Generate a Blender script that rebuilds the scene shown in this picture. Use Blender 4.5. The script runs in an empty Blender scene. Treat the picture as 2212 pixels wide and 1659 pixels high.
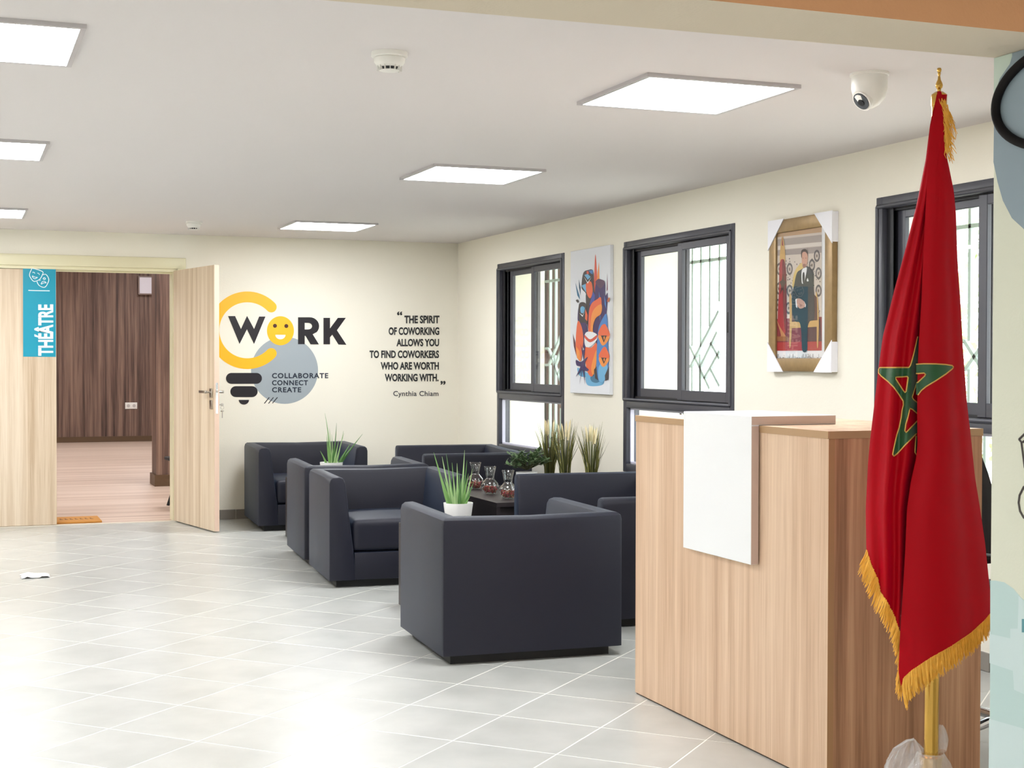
import bpy, bmesh, math, random
from mathutils import Vector, Matrix, noise
from mathutils.geometry import tessellate_polygon
random.seed(7)
R = random.Random(11)
SC = bpy.context.scene
COL = SC.collection
PI = math.pi

# ---------------------------------------------------------------- camera, sky, exposure
CAM = Vector((0, 0, 1.34176)); FPX = 3136.95
def _axes():
    pitch, roll, ph = .0167, .0020, 1.9362
    cp, sp, cr, sr = math.cos(pitch), math.sin(pitch), math.cos(roll), math.sin(roll)
    F = Vector((0, cp, -sp)); U = Vector((0, sp, cp)); Rt = Vector((1, 0, 0))
    Rt, U = cr*Rt + sr*U, -sr*Rt + cr*U
    Z = Matrix.Rotation(PI/2 - ph, 3, 'Z')
    return Z @ Rt, Z @ U, Z @ F
AR, AU, AF = _axes()
cd = bpy.data.cameras.new('camera'); co = bpy.data.objects.new('camera', cd); COL.objects.link(co)
co.matrix_world = Matrix.Translation(CAM) @ Matrix((AR, AU, -AF)).transposed().to_4x4()
cd.sensor_fit = 'HORIZONTAL'; cd.sensor_width = 36; cd.lens = 36*FPX/2212
cd.clip_start = .05; cd.clip_end = 200
SC.camera = co
w = bpy.data.worlds.new('sky'); SC.world = w; w.use_nodes = True
bg = w.node_tree.nodes['Background']; bg.inputs[0].default_value = (.93, .97, 1, 1); bg.inputs[1].default_value = 4.6
SC.view_settings.view_transform = 'Standard'; SC.view_settings.look = 'None'
SC.view_settings.gamma = 1; SC.view_settings.use_curve_mapping = False
SC.view_settings.exposure = 0.40
LED_POWER = 25.5

def ray(x, y): return AR*((x-1106)/FPX) + AU*((829.5-y)/FPX) + AF
def on_z(x, y, z=0.0): d = ray(x, y); return CAM + d*((z-CAM.z)/d.z)
def on_x(x, y, X): d = ray(x, y); return CAM + d*(X/d.x)
def on_y(x, y, Y): d = ray(x, y); return CAM + d*(Y/d.y)

XW, YB, H = 4.155, 12.2, 2.37      # window wall, back wall, ceiling

# ---------------------------------------------------------------- materials
def lin(c):
    return tuple(((v/255)/12.92 if v/255 <= .04045 else ((v/255+.055)/1.055)**2.4) for v in c)
MATS = {}
def nt(name):
    m = bpy.data.materials.new(name); m.use_nodes = True
    return m, m.node_tree, m.node_tree.nodes['Principled BSDF']
def mat(name, rgb, rough=.5, metal=0, var=0, vscale=8, bump=0, bscale=200, spec=.5, sheen=0, coat=0, sheen_tint=None):
    if name in MATS: return MATS[name]
    m, t, b = nt(name); c = lin(rgb)
    b.inputs['Base Color'].default_value = (*c, 1); b.inputs['Roughness'].default_value = rough
    b.inputs['Metallic'].default_value = metal; b.inputs['Specular IOR Level'].default_value = spec
    b.inputs['Sheen Weight'].default_value = sheen; b.inputs['Coat Weight'].default_value = coat
    if sheen_tint: b.inputs['Sheen Tint'].default_value = (*lin(sheen_tint), 1)
    tc = t.nodes.new('ShaderNodeTexCoord')
    if var:
        n = t.nodes.new('ShaderNodeTexNoise'); n.inputs['Scale'].default_value = vscale; n.inputs['Detail'].default_value = 4
        r = t.nodes.new('ShaderNodeMix'); r.data_type = 'RGBA'
        r.inputs[6].default_value = (*[v*(1-var) for v in c], 1); r.inputs[7].default_value = (*[min(1, v*(1+var)) for v in c], 1)
        t.links.new(tc.outputs['Object'], n.inputs['Vector']); t.links.new(n.outputs[0], r.inputs[0]); t.links.new(r.outputs[2], b.inputs['Base Color'])
    if bump:
        n = t.nodes.new('ShaderNodeTexNoise'); n.inputs['Scale'].default_value = bscale; n.inputs['Detail'].default_value = 2
        k = t.nodes.new('ShaderNodeBump'); k.inputs['Strength'].default_value = bump; k.inputs['Distance'].default_value = .002
        t.links.new(tc.outputs['Object'], n.inputs['Vector']); t.links.new(n.outputs[0], k.inputs['Height']); t.links.new(k.outputs[0], b.inputs['Normal'])
    MATS[name] = m; return m
def wood(name, dark, mid, light, rough=.45, scale=1.0, axis='Z', cross=.35):
    m, t, b = nt(name)
    tc = t.nodes.new('ShaderNodeTexCoord'); mp = t.nodes.new('ShaderNodeMapping')
    s = [22*scale, 22*scale, 22*scale]; s['XYZ'.index(axis)] = .55*scale
    mp.inputs['Scale'].default_value = s
    t.links.new(tc.outputs['Object'], mp.inputs[0])
    n1 = t.nodes.new('ShaderNodeTexNoise'); n1.inputs['Scale'].default_value = 1; n1.inputs['Detail'].default_value = 6; n1.inputs['Distortion'].default_value = .35
    t.links.new(mp.outputs[0], n1.inputs['Vector'])
    mp2 = t.nodes.new('ShaderNodeMapping'); s2 = [160*scale]*3; s2['XYZ'.index(axis)] = 4*scale; mp2.inputs['Scale'].default_value = s2
    t.links.new(tc.outputs['Object'], mp2.inputs[0])
    n2 = t.nodes.new('ShaderNodeTexNoise'); n2.inputs['Scale'].default_value = 1; n2.inputs['Detail'].default_value = 3
    t.links.new(mp2.outputs[0], n2.inputs['Vector'])
    mx = t.nodes.new('ShaderNodeMath'); mx.operation = 'MULTIPLY_ADD'; mx.inputs[1].default_value = .3; t.links.new(n2.outputs[0], mx.inputs[0])
    ml = t.nodes.new('ShaderNodeMath'); ml.operation = 'MULTIPLY'; ml.inputs[1].default_value = .7; t.links.new(n1.outputs[0], ml.inputs[0]); t.links.new(ml.outputs[0], mx.inputs[2])
    rp = t.nodes.new('ShaderNodeValToRGB'); e = rp.color_ramp.elements
    e[0].position = .34; e[0].color = (*lin(dark), 1); e[1].position = .64; e[1].color = (*lin(light), 1)
    k = e.new(.47); k.color = (*lin(mid), 1)
    t.links.new(mx.outputs[0], rp.inputs[0]); t.links.new(rp.outputs[0], b.inputs['Base Color'])
    b.inputs['Roughness'].default_value = rough; b.inputs['Specular IOR Level'].default_value = .35
    bp = t.nodes.new('ShaderNodeBump'); bp.inputs['Strength'].default_value = .15; bp.inputs['Distance'].default_value = .001
    t.links.new(n2.outputs[0], bp.inputs['Height']); t.links.new(bp.outputs[0], b.inputs['Normal'])
    return m
def emit(name, rgb, s):
    m, t, b = nt(name); b.inputs['Base Color'].default_value = (.8, .8, .8, 1)
    b.inputs['Emission Color'].default_value = (*rgb, 1); b.inputs['Emission Strength'].default_value = s
    return m
def glass(name, tint=(1, 1, 1), refl=1.0, rough=0.0):
    m = bpy.data.materials.new(name); m.use_nodes = True; t = m.node_tree; t.nodes.clear()
    o = t.nodes.new('ShaderNodeOutputMaterial'); mx = t.nodes.new('ShaderNodeMixShader')
    tr = t.nodes.new('ShaderNodeBsdfTransparent'); tr.inputs[0].default_value = (*tint, 1)
    gl = t.nodes.new('ShaderNodeBsdfGlossy'); gl.inputs['Roughness'].default_value = rough
    ge = t.nodes.new('ShaderNodeNewGeometry'); dp = t.nodes.new('ShaderNodeVectorMath'); dp.operation = 'DOT_PRODUCT'
    t.links.new(ge.outputs['Normal'], dp.inputs[0]); t.links.new(ge.outputs['Incoming'], dp.inputs[1])
    def M(op, a, b=None):
        n = t.nodes.new('ShaderNodeMath'); n.operation = op
        for i, v in enumerate((a, b)):
            if v is None: continue
            if isinstance(v, (int, float)): n.inputs[i].default_value = v
            else: t.links.new(v, n.inputs[i])
        return n.outputs[0]
    sch = M('ADD', M('MULTIPLY', M('POWER', M('SUBTRACT', 1.0, M('ABSOLUTE', dp.outputs['Value'])), 5.0), .96), .04)
    mu = t.nodes.new('ShaderNodeMath'); mu.operation = 'MULTIPLY'; mu.inputs[1].default_value = refl; mu.use_clamp = True
    t.links.new(sch, mu.inputs[0]); t.links.new(mu.outputs[0], mx.inputs[0])
    t.links.new(tr.outputs[0], mx.inputs[1]); t.links.new(gl.outputs[0], mx.inputs[2]); t.links.new(mx.outputs[0], o.inputs[0])
    return m

M_wall = mat('cream_wall_paint', (240, 236, 222), .75, bump=.25, bscale=90, spec=.25)
M_ceil = mat('white_ceiling_paint', (225, 220, 219), .85, bump=.1, bscale=60, spec=.2)
M_orange = mat('salmon_beam_paint', (192, 142, 102), .8, bump=.3, bscale=120, spec=.2)
M_soffit = mat('beige_beam_paint', (214, 202, 182), .8, bump=.3, bscale=120, spec=.2)
M_frame = mat('anthracite_aluminium', (64, 65, 74), .38, .0, spec=.6)
M_frame_dk = mat('black_track_gasket', (18, 18, 24), .5)
M_white = mat('white_laminate', (238, 240, 242), .35)
M_whitepl = mat('white_plastic', (240, 238, 232), .35)
M_fabric = mat('navy_leatherette', (18, 18, 32), .46, bump=.3, bscale=900, spec=.34, sheen=.12, sheen_tint=(150, 180, 220), var=.08, vscale=5)
M_black = mat('black_plinth', (12, 12, 14), .6)
M_table = mat('dark_wenge_laminate', (50, 44, 46), .38, var=.2, vscale=30)
M_tabin = mat('dark_table_edge', (84, 62, 54), .5)
M_oak = wood('pale_oak_door', (186, 162, 134), (208, 188, 162), (224, 208, 186), .5, .8)
M_desk = wood('sonoma_oak_laminate', (188, 154, 126), (208, 176, 147), (226, 198, 170), .42, .85)
M_desk_edge = mat('oak_edge_band', (176, 142, 104), .5)
M_doorframe = mat('cream_door_casing', (226, 220, 186), .4)
M_dkwood = wood('walnut_wall_panel', (58, 43, 38), (104, 80, 70), (148, 120, 104), .5, .55)
M_dkbase = mat('brown_skirting', (92, 68, 44), .5)
M_lam = wood('oak_laminate_floor', (182, 156, 138), (206, 182, 164), (222, 202, 186), .4, .5, 'X')
M_steel = mat('brushed_steel', (196, 190, 182), .3, 1)
M_chrome = mat('chrome', (220, 220, 225), .12, 1)
M_brass = mat('polished_brass', (206, 164, 84), .18, 1)
M_clay = mat('white_ceramic', (246, 246, 244), .3, coat=.3)
M_soil = mat('dark_potting_soil', (50, 38, 28), .9)
M_glass = glass('window_glass', (.97, .985, .98), .8)
M_pglass = glass('picture_glass', (.98, .98, .98), 1.0)
M_green = mat('pale_green_grille_paint', (176, 194, 188), .5)
M_grey_skirt = mat('grey_skirting_tile', (142, 136, 128), .35, var=.06, vscale=20)
M_grout = mat('cream_grout', (250, 248, 240), .6)
def tile_mat():
    m, t, b = nt('pale_grey_stoneware_tile')
    g = t.nodes.new('ShaderNodeTexCoord'); oi = t.nodes.new('ShaderNodeObjectInfo')
    ad = t.nodes.new('ShaderNodeVectorMath'); ad.operation = 'ADD'
    sc = t.nodes.new('ShaderNodeVectorMath'); sc.operation = 'SCALE'; sc.inputs['Scale'].default_value = 7
    t.links.new(oi.outputs['Location'], sc.inputs[0]); t.links.new(g.outputs['Object'], ad.inputs[0]); t.links.new(sc.outputs[0], ad.inputs[1])
    n = t.nodes.new('ShaderNodeTexNoise'); n.inputs['Scale'].default_value = 4; n.inputs['Detail'].default_value = 5; n.inputs['Roughness'].default_value = .55
    t.links.new(ad.outputs[0], n.inputs['Vector'])
    rp = t.nodes.new('ShaderNodeValToRGB'); e = rp.color_ramp.elements
    e[0].position = .3; e[0].color = (*lin((178, 180, 175)), 1); e[1].position = .72; e[1].color = (*lin((196, 197, 192)), 1)
    t.links.new(n.outputs[0], rp.inputs[0])
    hs = t.nodes.new('ShaderNodeHueSaturation'); mr = t.nodes.new('ShaderNodeMapRange')
    mr.inputs[3].default_value = .97; mr.inputs[4].default_value = 1.02
    t.links.new(oi.outputs['Random'], mr.inputs[0]); t.links.new(mr.outputs[0], hs.inputs['Value']); t.links.new(rp.outputs[0], hs.inputs['Color'])
    t.links.new(hs.outputs[0], b.inputs['Base Color'])
    r2 = t.nodes.new('ShaderNodeMapRange'); r2.inputs[3].default_value = .26; r2.inputs[4].default_value = .32
    t.links.new(n.outputs[0], r2.inputs[0]); t.links.new(r2.outputs[0], b.inputs['Roughness'])
    b.inputs['Specular IOR Level'].default_value = .6
    return m
M_tile = tile_mat()

# ---------------------------------------------------------------- mesh helpers
class MB:
    def __init__(s): s.v = []; s.f = []; s.m = []
    def add(s, vs, fs, mi=0):
        o = len(s.v); s.v += [tuple(v) for v in vs]; s.f += [tuple(i+o for i in f) for f in fs]; s.m += [mi]*len(fs); return s
    def box(s, a, b, mi=0):
        x0, y0, z0 = a; x1, y1, z1 = b
        return s.add([(x0,y0,z0),(x1,y0,z0),(x1,y1,z0),(x0,y1,z0),(x0,y0,z1),(x1,y0,z1),(x1,y1,z1),(x0,y1,z1)],
              [(0,3,2,1),(4,5,6,7),(0,1,5,4),(1,2,6,5),(2,3,7,6),(3,0,4,7)], mi)
    def bbox(s, a, b, r=.005, seg=2, mi=0):
        bm = bmesh.new(); bmesh.ops.create_cube(bm, size=1)
        for v in bm.verts: v.co = Vector([(a[i]+b[i])/2 + v.co[i]*(b[i]-a[i]) for i in range(3)])
        bmesh.ops.bevel(bm, geom=bm.edges[:], offset=r, segments=seg, profile=.5, affect='EDGES')
        bm.verts.index_update(); s.add([v.co[:] for v in bm.verts], [[v.index for v in f.verts] for f in bm.faces], mi); bm.free(); return s
    def obox(s, c, ax, ay, az, hx, hy, hz, mi=0):
        vs = [c + ax*hx*i + ay*hy*j + az*hz*k for k in (-1,1) for j in (-1,1) for i in (-1,1)]
        return s.add(vs, [(0,2,3,1),(4,5,7,6),(0,1,5,4),(1,3,7,5),(3,2,6,7),(2,0,4,6)], mi)
    def lathe(s, prof, n=24, c=(0,0,0), mi=0, cap=True):
        vs = []; fs = []
        for r, z in prof:
            for k in range(n):
                a = 2*PI*k/n; vs.append((c[0]+r*math.cos(a), c[1]+r*math.sin(a), c[2]+z))
        for i in range(len(prof)-1):
            for k in range(n):
                k2 = (k+1) % n; fs.append((i*n+k, i*n+k2, (i+1)*n+k2, (i+1)*n+k))
        if cap:
            if prof[0][0] > 1e-6: fs.append(tuple(range(n))[::-1])
            if prof[-1][0] > 1e-6: fs.append(tuple((len(prof)-1)*n+k for k in range(n)))
        return s.add(vs, fs, mi)
    def tube(s, pts, rad, n=8, mi=0, closed=False):
        pts = [Vector(p) for p in pts]; N = len(pts)
        rs = rad if isinstance(rad, (list, tuple)) else [rad]*N
        vs = []; fs = []; up = None
        for i, p in enumerate(pts):
            if closed: d = pts[(i+1) % N] - pts[i-1]
            else: d = pts[min(i+1, N-1)] - pts[max(i-1, 0)]
            if d.length < 1e-9: d = Vector((0,0,1))
            d.normalize()
            if up is None:
                up = Vector((0,0,1)) if abs(d.z) < .9 else Vector((1,0,0))
            a = d.cross(up)
            if a.length < 1e-6: a = d.cross(Vector((0,1,0)))
            a.normalize(); b = a.cross(d).normalized(); up = b
            for k in range(n):
                t = 2*PI*k/n; vs.append(p + (a*math.cos(t) + b*math.sin(t))*rs[i])
        M = N if closed else N-1
        for i in range(M):
            j = (i+1) % N
            for k in range(n):
                k2 = (k+1) % n; fs.append((i*n+k, j*n+k, j*n+k2, i*n+k2))
        if not closed:
            fs.append(tuple(range(n))); fs.append(tuple((N-1)*n+k for k in range(n))[::-1])
        return s.add(vs, fs, mi)
    def prism(s, loop, off, mi=0):
        "loop of 3D points extruded by vector off, tessellated"
        n = len(loop); L = [Vector(p) for p in loop]; off = Vector(off)
        tri = tessellate_polygon([L])
        s.add(L + [p+off for p in L], [tuple(t) for t in tri] + [tuple(i+n for i in t[::-1]) for t in tri] + [(i, (i+1) % n, (i+1) % n+n, i+n) for i in range(n)], mi)
        return s
    def poly(s, loops, mi=0):
        L = [[Vector(p) for p in l] for l in loops]; tri = tessellate_polygon(L)
        return s.add([p for l in L for p in l], [tuple(t) for t in tri], mi)

def mesh_of(mb, name, mats, origin=Vector((0,0,0)), smooth=None, weld=False, recalc=True):
    me = bpy.data.meshes.new(name)
    me.from_pydata([tuple(Vector(v)-origin) for v in mb.v], [], mb.f)
    for m in (mats if isinstance(mats, (list, tuple)) else [mats]): me.materials.append(m)
    for p, k in zip(me.polygons, mb.m): p.material_index = k
    bm = bmesh.new(); bm.from_mesh(me)
    if weld: bmesh.ops.remove_doubles(bm, verts=bm.verts, dist=1e-5)
    if recalc: bmesh.ops.recalc_face_normals(bm, faces=bm.faces)
    if smooth is not None:
        lim = math.radians(smooth)
        for f in bm.faces: f.smooth = True
        for e in bm.edges:
            if len(e.link_faces) == 2 and e.calc_face_angle(0) > lim: e.smooth = False
    bm.to_mesh(me); bm.free()
    return me
def link(name, me, parent=None, loc=(0,0,0), rz=0):
    o = bpy.data.objects.new(name, me); COL.objects.link(o)
    o.location = loc; o.rotation_euler = (0, 0, rz)
    if parent: o.parent = parent
    return o
def tag(o, label=None, cat=None, group=None, kind=None):
    if label: o['label'] = label
    if cat: o['category'] = cat
    if group: o['group'] = group
    if kind: o['kind'] = kind
    return o
def thing(name, label, cat, loc=(0,0,0), rz=0, group=None):
    return tag(link(name, None, None, loc, rz), label, cat, group)
def part(name, mb, mats, parent, smooth=None, world=False, label=None, kind=None, weld=False, recalc=True):
    "a child mesh. world=True: mb is in world coordinates and the parent chain is only translated"
    if world:
        xs = [v[0] for v in mb.v]; ys = [v[1] for v in mb.v]; zs = [v[2] for v in mb.v]
        c = Vector(((min(xs)+max(xs))/2, (min(ys)+max(ys))/2, min(zs)))
        pl = Vector((0,0,0)); p = parent
        while p: pl += p.location; p = p.parent
        o = link(name, mesh_of(mb, name, mats, c, smooth, weld, recalc), parent, c-pl)
    else:
        o = link(name, mesh_of(mb, name, mats, smooth=smooth, weld=weld, recalc=recalc), parent)
    return tag(o, label, kind=kind)
def struct(name, mb, mats, parent=None, smooth=None):
    o = part(name, mb, mats, parent, smooth, world=True); 
    if not parent: o['kind'] = 'structure'
    return o
def copy_tree(o, parent=None):
    c = o.copy(); COL.objects.link(c); c.parent = parent
    for k in [x for x in bpy.data.objects if x.parent == o]: copy_tree(k, c)
    return c
def catmull(pts, k=6, closed=True):
    out = []; n = len(pts)
    for i in range(n if closed else n-1):
        g = lambda j: Vector(pts[j % n] if closed else pts[max(0, min(n-1, j))])
        p0, p1, p2, p3 = g(i-1), g(i), g(i+1), g(i+2)
        for s in range(k):
            t = s/k
            out.append(.5*((2*p1)+(p2-p0)*t+(2*p0-5*p1+4*p2-p3)*t*t+(3*p1-3*p2+p3-p0)*t*t*t))
    if not closed: out.append(Vector(pts[-1]))
    return out
def interp(tab, y):
    if y <= tab[0][0]: return tab[0][1]
    for (a, b), (c, d) in zip(tab, tab[1:]):
        if y <= c: return b + (d-b)*(y-a)/(c-a)
    return tab[-1][1]
def text_flat(body, bold=0.0, spacing=1.0):
    "returns (verts2d, faces) scaled to the unit box"
    c = bpy.data.curves.new('t', 'FONT'); c.body = body; c.offset = bold; c.space_character = spacing; c.resolution_u = 4
    o = bpy.data.objects.new('t', c); COL.objects.link(o); bpy.context.view_layer.update()
    e = o.evaluated_get(bpy.context.evaluated_depsgraph_get()); m = e.to_mesh()
    v = [p.co.copy() for p in m.vertices]; f = [tuple(p.vertices) for p in m.polygons]
    e.to_mesh_clear(); bpy.data.objects.remove(o); bpy.data.curves.remove(c)
    x0 = min(p.x for p in v); x1 = max(p.x for p in v); y0 = min(p.y for p in v); y1 = max(p.y for p in v)
    return [((p.x-x0)/(x1-x0), (p.y-y0)/(y1-y0)) for p in v], f

# ================================================================ ROOM SHELL
BEAM0, BEAM1, BZ = 2.722, 2.978, 2.10        # beam across the room near the camera
# ---- floor
TH = math.radians(43.47)
org = Vector((0, 0, 0))
_a = PI/2-1.9362; gx, gy = -4.5944*.4, 15.7954*.4
org = Vector((gx*math.cos(_a)-gy*math.sin(_a), gx*math.sin(_a)+gy*math.cos(_a), 0))
da = Vector((math.cos(TH), math.sin(TH), 0)); db = Vector((math.sin(TH), -math.cos(TH), 0))
fl = struct('floor', MB().box((-3.2, -3, -.12), (XW+.05, YB, -.0009)), M_grout)
def in_room(p, m=.0): return -3.2+m < p.x < XW-m and -3+m < p.y < YB-m
tiles = []
for i in range(-50, 50):
    for j in range(-50, 50):
        c = org + db*(i+.5)*.4 - da*(j+.5)*.4
        if not (-3.6 < c.x < 4.6 and -3.4 < c.y < 12.7): continue
        d = c - CAM; z = d.dot(AF); vis = False; full = True
        for u in (-1, 1):
            for v in (-1, 1):
                q = c + da*.1971*u + db*.1971*v
                if not in_room(q): full = False
                e = q - CAM; zz = e.dot(AF)
                if zz > .5:
                    X = 1106+FPX*e.dot(AR)/zz; Yp = 829.5-FPX*e.dot(AU)/zz
                    if -40 < X < 2200 and Yp < 1720: vis = True
        hid = (c.x > 2.75 and c.y < 5.5) or (c.x > 3.0)
        tiles.append((0 if vis and not hid else 1, d.length, c, full, vis))
tiles.sort(key=lambda t: (t[0], t[1]))
tm = MB().bbox((-.1971, -.1971, -.009), (.1971, .1971, 0), .0008, 1)
tmesh = mesh_of(tm, 'tile', M_tile); rest = MB(); nt_ = 0
def clip_tile(c):
    P = [c + da*.1971*u + db*.1971*v for u, v in ((-1,-1),(1,-1),(1,1),(-1,1))]
    for ax, s, lim in ((0, 1, XW), (0, -1, 3.2), (1, 1, YB), (1, -1, 3)):
        out = []
        for a, b in zip(P, P[1:]+P[:1]):
            ia, ib = a[ax]*s <= lim, b[ax]*s <= lim
            if ia: out.append(a)
            if ia != ib: t = (lim-a[ax]*s)/((b[ax]-a[ax])*s); out.append(a+(b-a)*t)
        P = out
        if len(P) < 3: return None
    return P
for pr, dist, c, full, vis in tiles:
    if pr == 0 and full and nt_ < 300:
        o = link('tile', tmesh, fl, c - fl.location, TH); nt_ += 1
    elif pr == 0 and nt_ < 300:
        P = clip_tile(c)
        if P: part('tile', MB().prism([p-Vector((0,0,.009)) for p in P], (0,0,.009)), M_tile, fl, world=True); nt_ += 1
    else:
        P = clip_tile(c)
        if P: rest.prism([p-Vector((0,0,.009)) for p in P], (0,0,.009))
part('floor_tiles', rest, M_tile, fl, world=True, kind='stuff')

# ---- ceiling, beam, pillar
struct('ceiling', MB().box((-3.4, -3.2, H), (XW+.4, YB+.2, H+.15)), M_ceil)
bmb = MB().box((-3.2, BEAM0, BZ), (XW, BEAM1, H))
bmb.v = [(x, (y if y < 2.8 else 2.977-.0245*(x-2.43)), z) for x, y, z in bmb.v]
bmb.m = [0]*6; bmb.m[0] = 1; bmb.m[2] = 2; bmb.m[4] = 0
struct('trim_beam', bmb, [M_wall, M_soffit, M_orange])
PX = 2.43
pil = struct('wall_pillar', MB().bbox((PX, BEAM0, 0), (PX+.42, BEAM1, BZ), .004, 2), mat('pale_green_mural_ground', (216, 218, 200), .7, bump=.3, bscale=150), None)
M_mb = mat('mural_slate_blue', (138, 154, 164), .65); M_mt = mat('mural_pale_teal', (184, 208, 206), .65)
M_mt2 = mat('mural_light_teal', (198, 216, 216), .65); M_ml = mat('mural_dark_line', (66, 60, 56), .6); M_mtd = mat('mural_deep_teal', (84, 140, 150), .6)
M_mg = mat('mural_sage', (196, 212, 200), .65)
def mural(name, pts, m, layer, sm=False, label=None):
    # painted shapes lie flat on the pillar's left face
    P = [on_x(x, y, PX) for x, y in pts]
    if sm: P = catmull(P, 5)
    P = [Vector((PX-.0004*(layer+1), min(BEAM1-.001, max(BEAM0+.001, p.y)), max(.001, min(BZ-.001, p.z)))) for p in P]
    return part(name, MB().poly([P]), m, pil, world=True, label=label)
mural('painted_shape', [(2150, 95), (2400, 30), (2400, 560), (2300, 535), (2240, 510), (2212, 495), (2186, 471), (2166.6, 433.6), (2155, 393), (2150, 368), (2146, 350)], M_mb, 0)
mural('painted_shape', [(2140, 100), (2187, 100), (2187, 122), (2182, 138), (2160, 170), (2140, 215)], M_mg, 1)
mural('painted_shape', [(2130, 1252), (2150, 1254), (2170, 1258), (2190, 1272), (2205, 1290), (2240, 1320), (2400, 1420), (2400, 3000), (2130, 3000)], M_mt, 0)
mural('painted_shape', [(2201, 1287), (2199, 1358), (2183, 1358), (2183, 1379), (2130, 1367), (2130, 1430), (2188.6, 1449), (2191, 1490), (2212, 1499), (2400, 1550), (2400, 1425), (2240, 1324)], M_mt2, 1)
mural('painted_shape', [(2130, 1550), (2212, 1574), (2400, 1640), (2400, 1900), (2130, 1800)], M_mt2, 1)
mural('painted_shape', [(2208, 1337), (2222, 1337), (2222, 1366), (2208, 1366)], M_mtd, 2)
lz = MB()
for pl in ([(2202, 949), (2232, 920)], [(2202, 949), (2207, 955), (2214, 1010), (2240, 1012)], [(2210, 955), (2232, 940)], [(2225, 1045), (2212, 1052), (2203, 1070), (2201, 1086), (2204, 1104), (2212, 1118), (2226, 1126)]):
    pts_ = [on_x(x, y, PX) for x, y in pl]
    lz.tube([(PX-.0005, max(BEAM0+.004, p.y), p.z) for p in pts_], .003, 6)
part('painted_line', lz, M_ml, pil, world=True)
ring = [(PX-.009, 2.738+.222*math.cos(a), 1.968+.118*math.sin(a)) for a in [2*PI*k/64 for k in range(64)]]
ring = [p for p in ring if p[1] > BEAM0+.012]
ring = sorted(ring, key=lambda p: math.atan2(p[2]-1.968, p[1]-2.738))
tag(part('painted_ring', MB().tube(ring, .0115, 12), mat('mural_black', (10, 6, 6), .7, spec=.2), pil, smooth=40, world=True), 'thick black ring outline on the pillar')

# ---- window wall with three tall openings
WIN = [(9.79, 11.19), (7.30, 8.77), (4.47, 5.93)]; WZ0, WZ1 = .60, 2.125; XO = XW+.415
wm = MB(); edges = [-3.0]
for a, b in sorted(WIN): edges += [a, b]
edges.append(YB+.2)
for k in range(0, len(edges), 2): wm.box((XW, edges[k], 0), (XO, edges[k+1], H))
for a, b in WIN: wm.box((XW, a, 0), (XO, b, WZ0)); wm.box((XW, a, WZ1), (XO, b, H))
struct('wall_right', wm, M_wall)
# ---- back wall with the double door opening
DX0, DX1, DZ = -.20, 1.70, 2.09
bw = MB().box((-3.4, YB, 0), (DX0, YB+.2, H)).box((DX1, YB, 0), (XW, YB+.2, H)).box((DX0, YB, DZ), (DX1, YB+.2, H))
struct('wall_back', bw, M_wall)
struct('wall_left', MB().box((-3.4, -3, 0), (-3.2, YB, H)), M_wall)
struct('wall_front', MB().box((-3.4, -3.2, 0), (XO, -3, H)), M_wall)
# ---- skirting tiles
def skirt(name, horizontal, a, b, off):
    root = struct(name, MB().box((a, off-.006, 0), (b, off, .082)) if horizontal else MB().box((off-.006, a, 0), (off, b, .082)), M_grout)
    x = a; L = .395
    while x < b-.02:
        e = min(x+L, b)
        mb = MB().bbox((x+.002, off-.014, .001), (e-.002, off-.003, .082), .0012, 1) if horizontal else MB().bbox((off-.014, x+.002, .001), (off-.003, e-.002, .082), .0012, 1)
        part('tile', mb, M_grey_skirt, root, world=True); x = e
skirt('baseboard_back', True, DX1+.09, XW-.02, YB)
skirt('baseboard_right', False, 3.1, YB-.02, XW)
skirt('baseboard_left_back', True, -3.18, DX0-.09, YB)

# ---- theatre room beyond the doors
tf = MB().box((-3, YB, -.12), (6.2, 24.4, 0)); struct('floor_theatre', tf, M_lam)
struct('wall_theatre_back', MB().box((-3, 24.25, 0), (6.2, 24.4, 3.2)), M_dkwood)
struct('wall_theatre_left', MB().box((-3.2, YB+.2, 0), (-3, 24.4, 3.2)), M_dkwood)
struct('wall_theatre_right', MB().box((6.2, YB+.2, 0), (6.4, 24.4, 3.2)), M_dkwood)
struct('wall_theatre_front', MB().box((-3, YB+.2, H), (6.2, YB+.25, 3.2)), M_dkwood)
struct('ceiling_theatre', MB().box((-3.2, YB+.2, 3.2), (6.4, 24.4, 3.3)), M_ceil)
struct('baseboard_theatre_back', MB().box((-3, 24.235, 0), (6.2, 24.25, .09)), M_dkbase)
tp = struct('wall_theatre_pillar', MB().box((1.964, 15.615, 0), (2.45, 15.99, 3.2)), M_dkwood)
part('skirting', MB().box((1.945, 15.596, 0), (2.47, 16.01, .12)), M_dkbase, tp, world=True)
struct('trim_threshold', MB().bbox((DX0, YB-.005, -.002), (DX1, YB+.03, .006), .002, 1), mat('pale_threshold', (214, 206, 192), .5))
# outside ground
struct('floor_outside', MB().box((XO, -12, -.4), (40, 60, -.3)), mat('sunlit_paving', (228, 224, 214), .9))

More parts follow.
